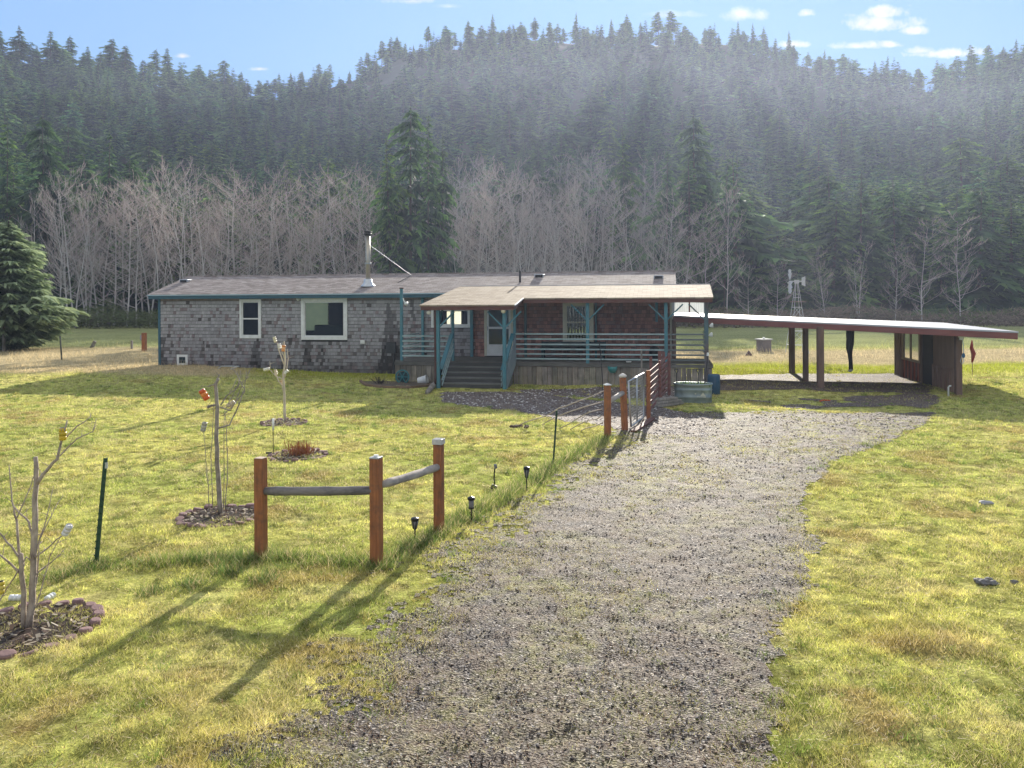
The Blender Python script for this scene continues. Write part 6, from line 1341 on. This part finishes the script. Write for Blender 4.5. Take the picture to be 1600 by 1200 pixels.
def can(px, py, Y, label, body, band=None, axis=(0, 0, 1), s=1.0):
    p = P(px, py, Y); t = thing('drink_can', label, 'can', p); ax = Vector(axis).normalized(); hh = .061 * s; r_ = .033 * s
    b = MB(); b.lathe([(r_ * .75, -hh), (r_, -hh * .85), (r_, -hh * .3)], 16, (0, 0, 0), ax); b.lathe([(r_, hh * .35), (r_, hh * .82), (r_ * .8, hh * .97)], 16, (0, 0, 0), ax); b.build('body', mat('can_paint', body, tuple(x * .85 for x in body), 20, rough=.35, bump=0), t, True)
    b = MB(); b.lathe([(r_ * 1.003, -hh * .3), (r_ * 1.003, hh * .35)], 16, (0, 0, 0), ax); b.build('band', mat('can_band', band or tuple(x * .8 for x in body), body, 60, rough=.35, bump=0), t, True)
    b = MB(); b.lathe([(0, hh * .93), (r_ * .72, hh * .93), (r_ * .8, hh * 1.0), (r_ * .84, hh * .97)], 16, (0, 0, 0), ax); b.build('lid', ALU, t, True)
can(98, 678, b1.y - .06, 'yellow drink can with silver lid on the tall limb of the left sapling', (.62, .42, .02), (.35, .26, .03)); can(105, 828, b1.y - .15, 'white drink can tilted on a low right twig of the left sapling', (.75, .74, .74), (.62, .58, .66), (.55, -.2, .8))
can(1, 918, b1.y - .12, 'yellow drink can low at the left photo border', (.66, .50, .06), (.6, .5, .2)); q = G(24, 937); can(24, 934, q.y, 'white drink can lying on the grass behind the left sapling', (.78, .78, .78), (.68, .70, .74), (1, .2, -.1)); q = G(78, 936); can(78, 933, q.y, 'pale drink can lying on the grass at the edge of the left ring', (.70, .72, .70), None, (.2, 1, .1))
can(319, 616.5, b2.y - .06, 'orange-red drink can tilted on the mottled sapling', (.68, .12, .03), (.80, .38, .08), (-.45, -.15, .8), 1.45); can(318.5, 667, b2.y - .1, 'dull grey drink can on a thin cane beside the mottled sapling', (.36, .34, .28), (.5, .48, .40), (.25, 0, 1), 1.15)
can(361, 631, b2.y, 'faded pale can tucked into the branches of the mottled sapling', (.6, .5, .36), None, (.9, .2, .5), 1.0)
can(429.5, 530.6, b3.y, 'cream drink can at the top left of the pale sapling', (.72, .64, .44), None, (-.3, 0, 1), 1.25); can(416.5, 577, b3.y - .1, 'white drink can on the left-reaching twig of the pale sapling', (.78, .74, .62), None, (1, 0, .25), 1.25); can(443, 544, b3.y - .08, 'orange drink can high in the pale sapling', (.75, .30, .10), (.8, .55, .35), (.2, 0, 1), 1.35)
can(437, 541, b3.y + .05, 'white drink can beside the orange can in the pale sapling', (.8, .77, .70), None, (-.2, .2, 1), 1.15); can(447, 581, b3.y, 'white drink can right of the stem of the pale sapling', (.8, .78, .74), None, (.7, 0, .6), 1.05); can(431, 582, b3.y + .1, 'cream drink can left of the stem of the pale sapling', (.70, .60, .42), None, (-.15, 0, 1), 1.2); can(440.5, 598, b3.y + .08, 'dull orange drink can lowest in the pale sapling', (.62, .42, .24), (.72, .62, .46), (-.3, 0, 1), 1.2)
# rounded rock heap on the right lawn
for k, (px, py, r_) in enumerate(((1538, 913, .075), (1528, 909, .05), (1552, 914, .06), (1545, 908, .045), (1585, 912, .045))):
    p = G(px, py); b = MB(); b.blob((0, 0, .02), r_, r_ * .8, r_ * .5, k + 3, 9, 6, .5); o = b.build('rock', mat('dark_rock', (.11, .105, .11), (.2, .19, .19), 10, bump=.6)); o.location = p; tag(o, ('largest dark rock of the little heap on the right lawn', 'left rock of the little heap on the right lawn', 'right rock of the little heap on the right lawn', 'far rock of the little heap on the right lawn', 'lone small rock right of the little heap on the lawn')[k], 'rock')
p = G(1540, 787); b = MB(); b.blob((0, 0, .01), .12, .07, .04, 9, 9, 6, .4); o = b.build('rock', mat('pale_rock', (.34, .34, .36), None, 10)); o.location = p; tag(o, 'flat grey stone alone on the far right lawn', 'rock')
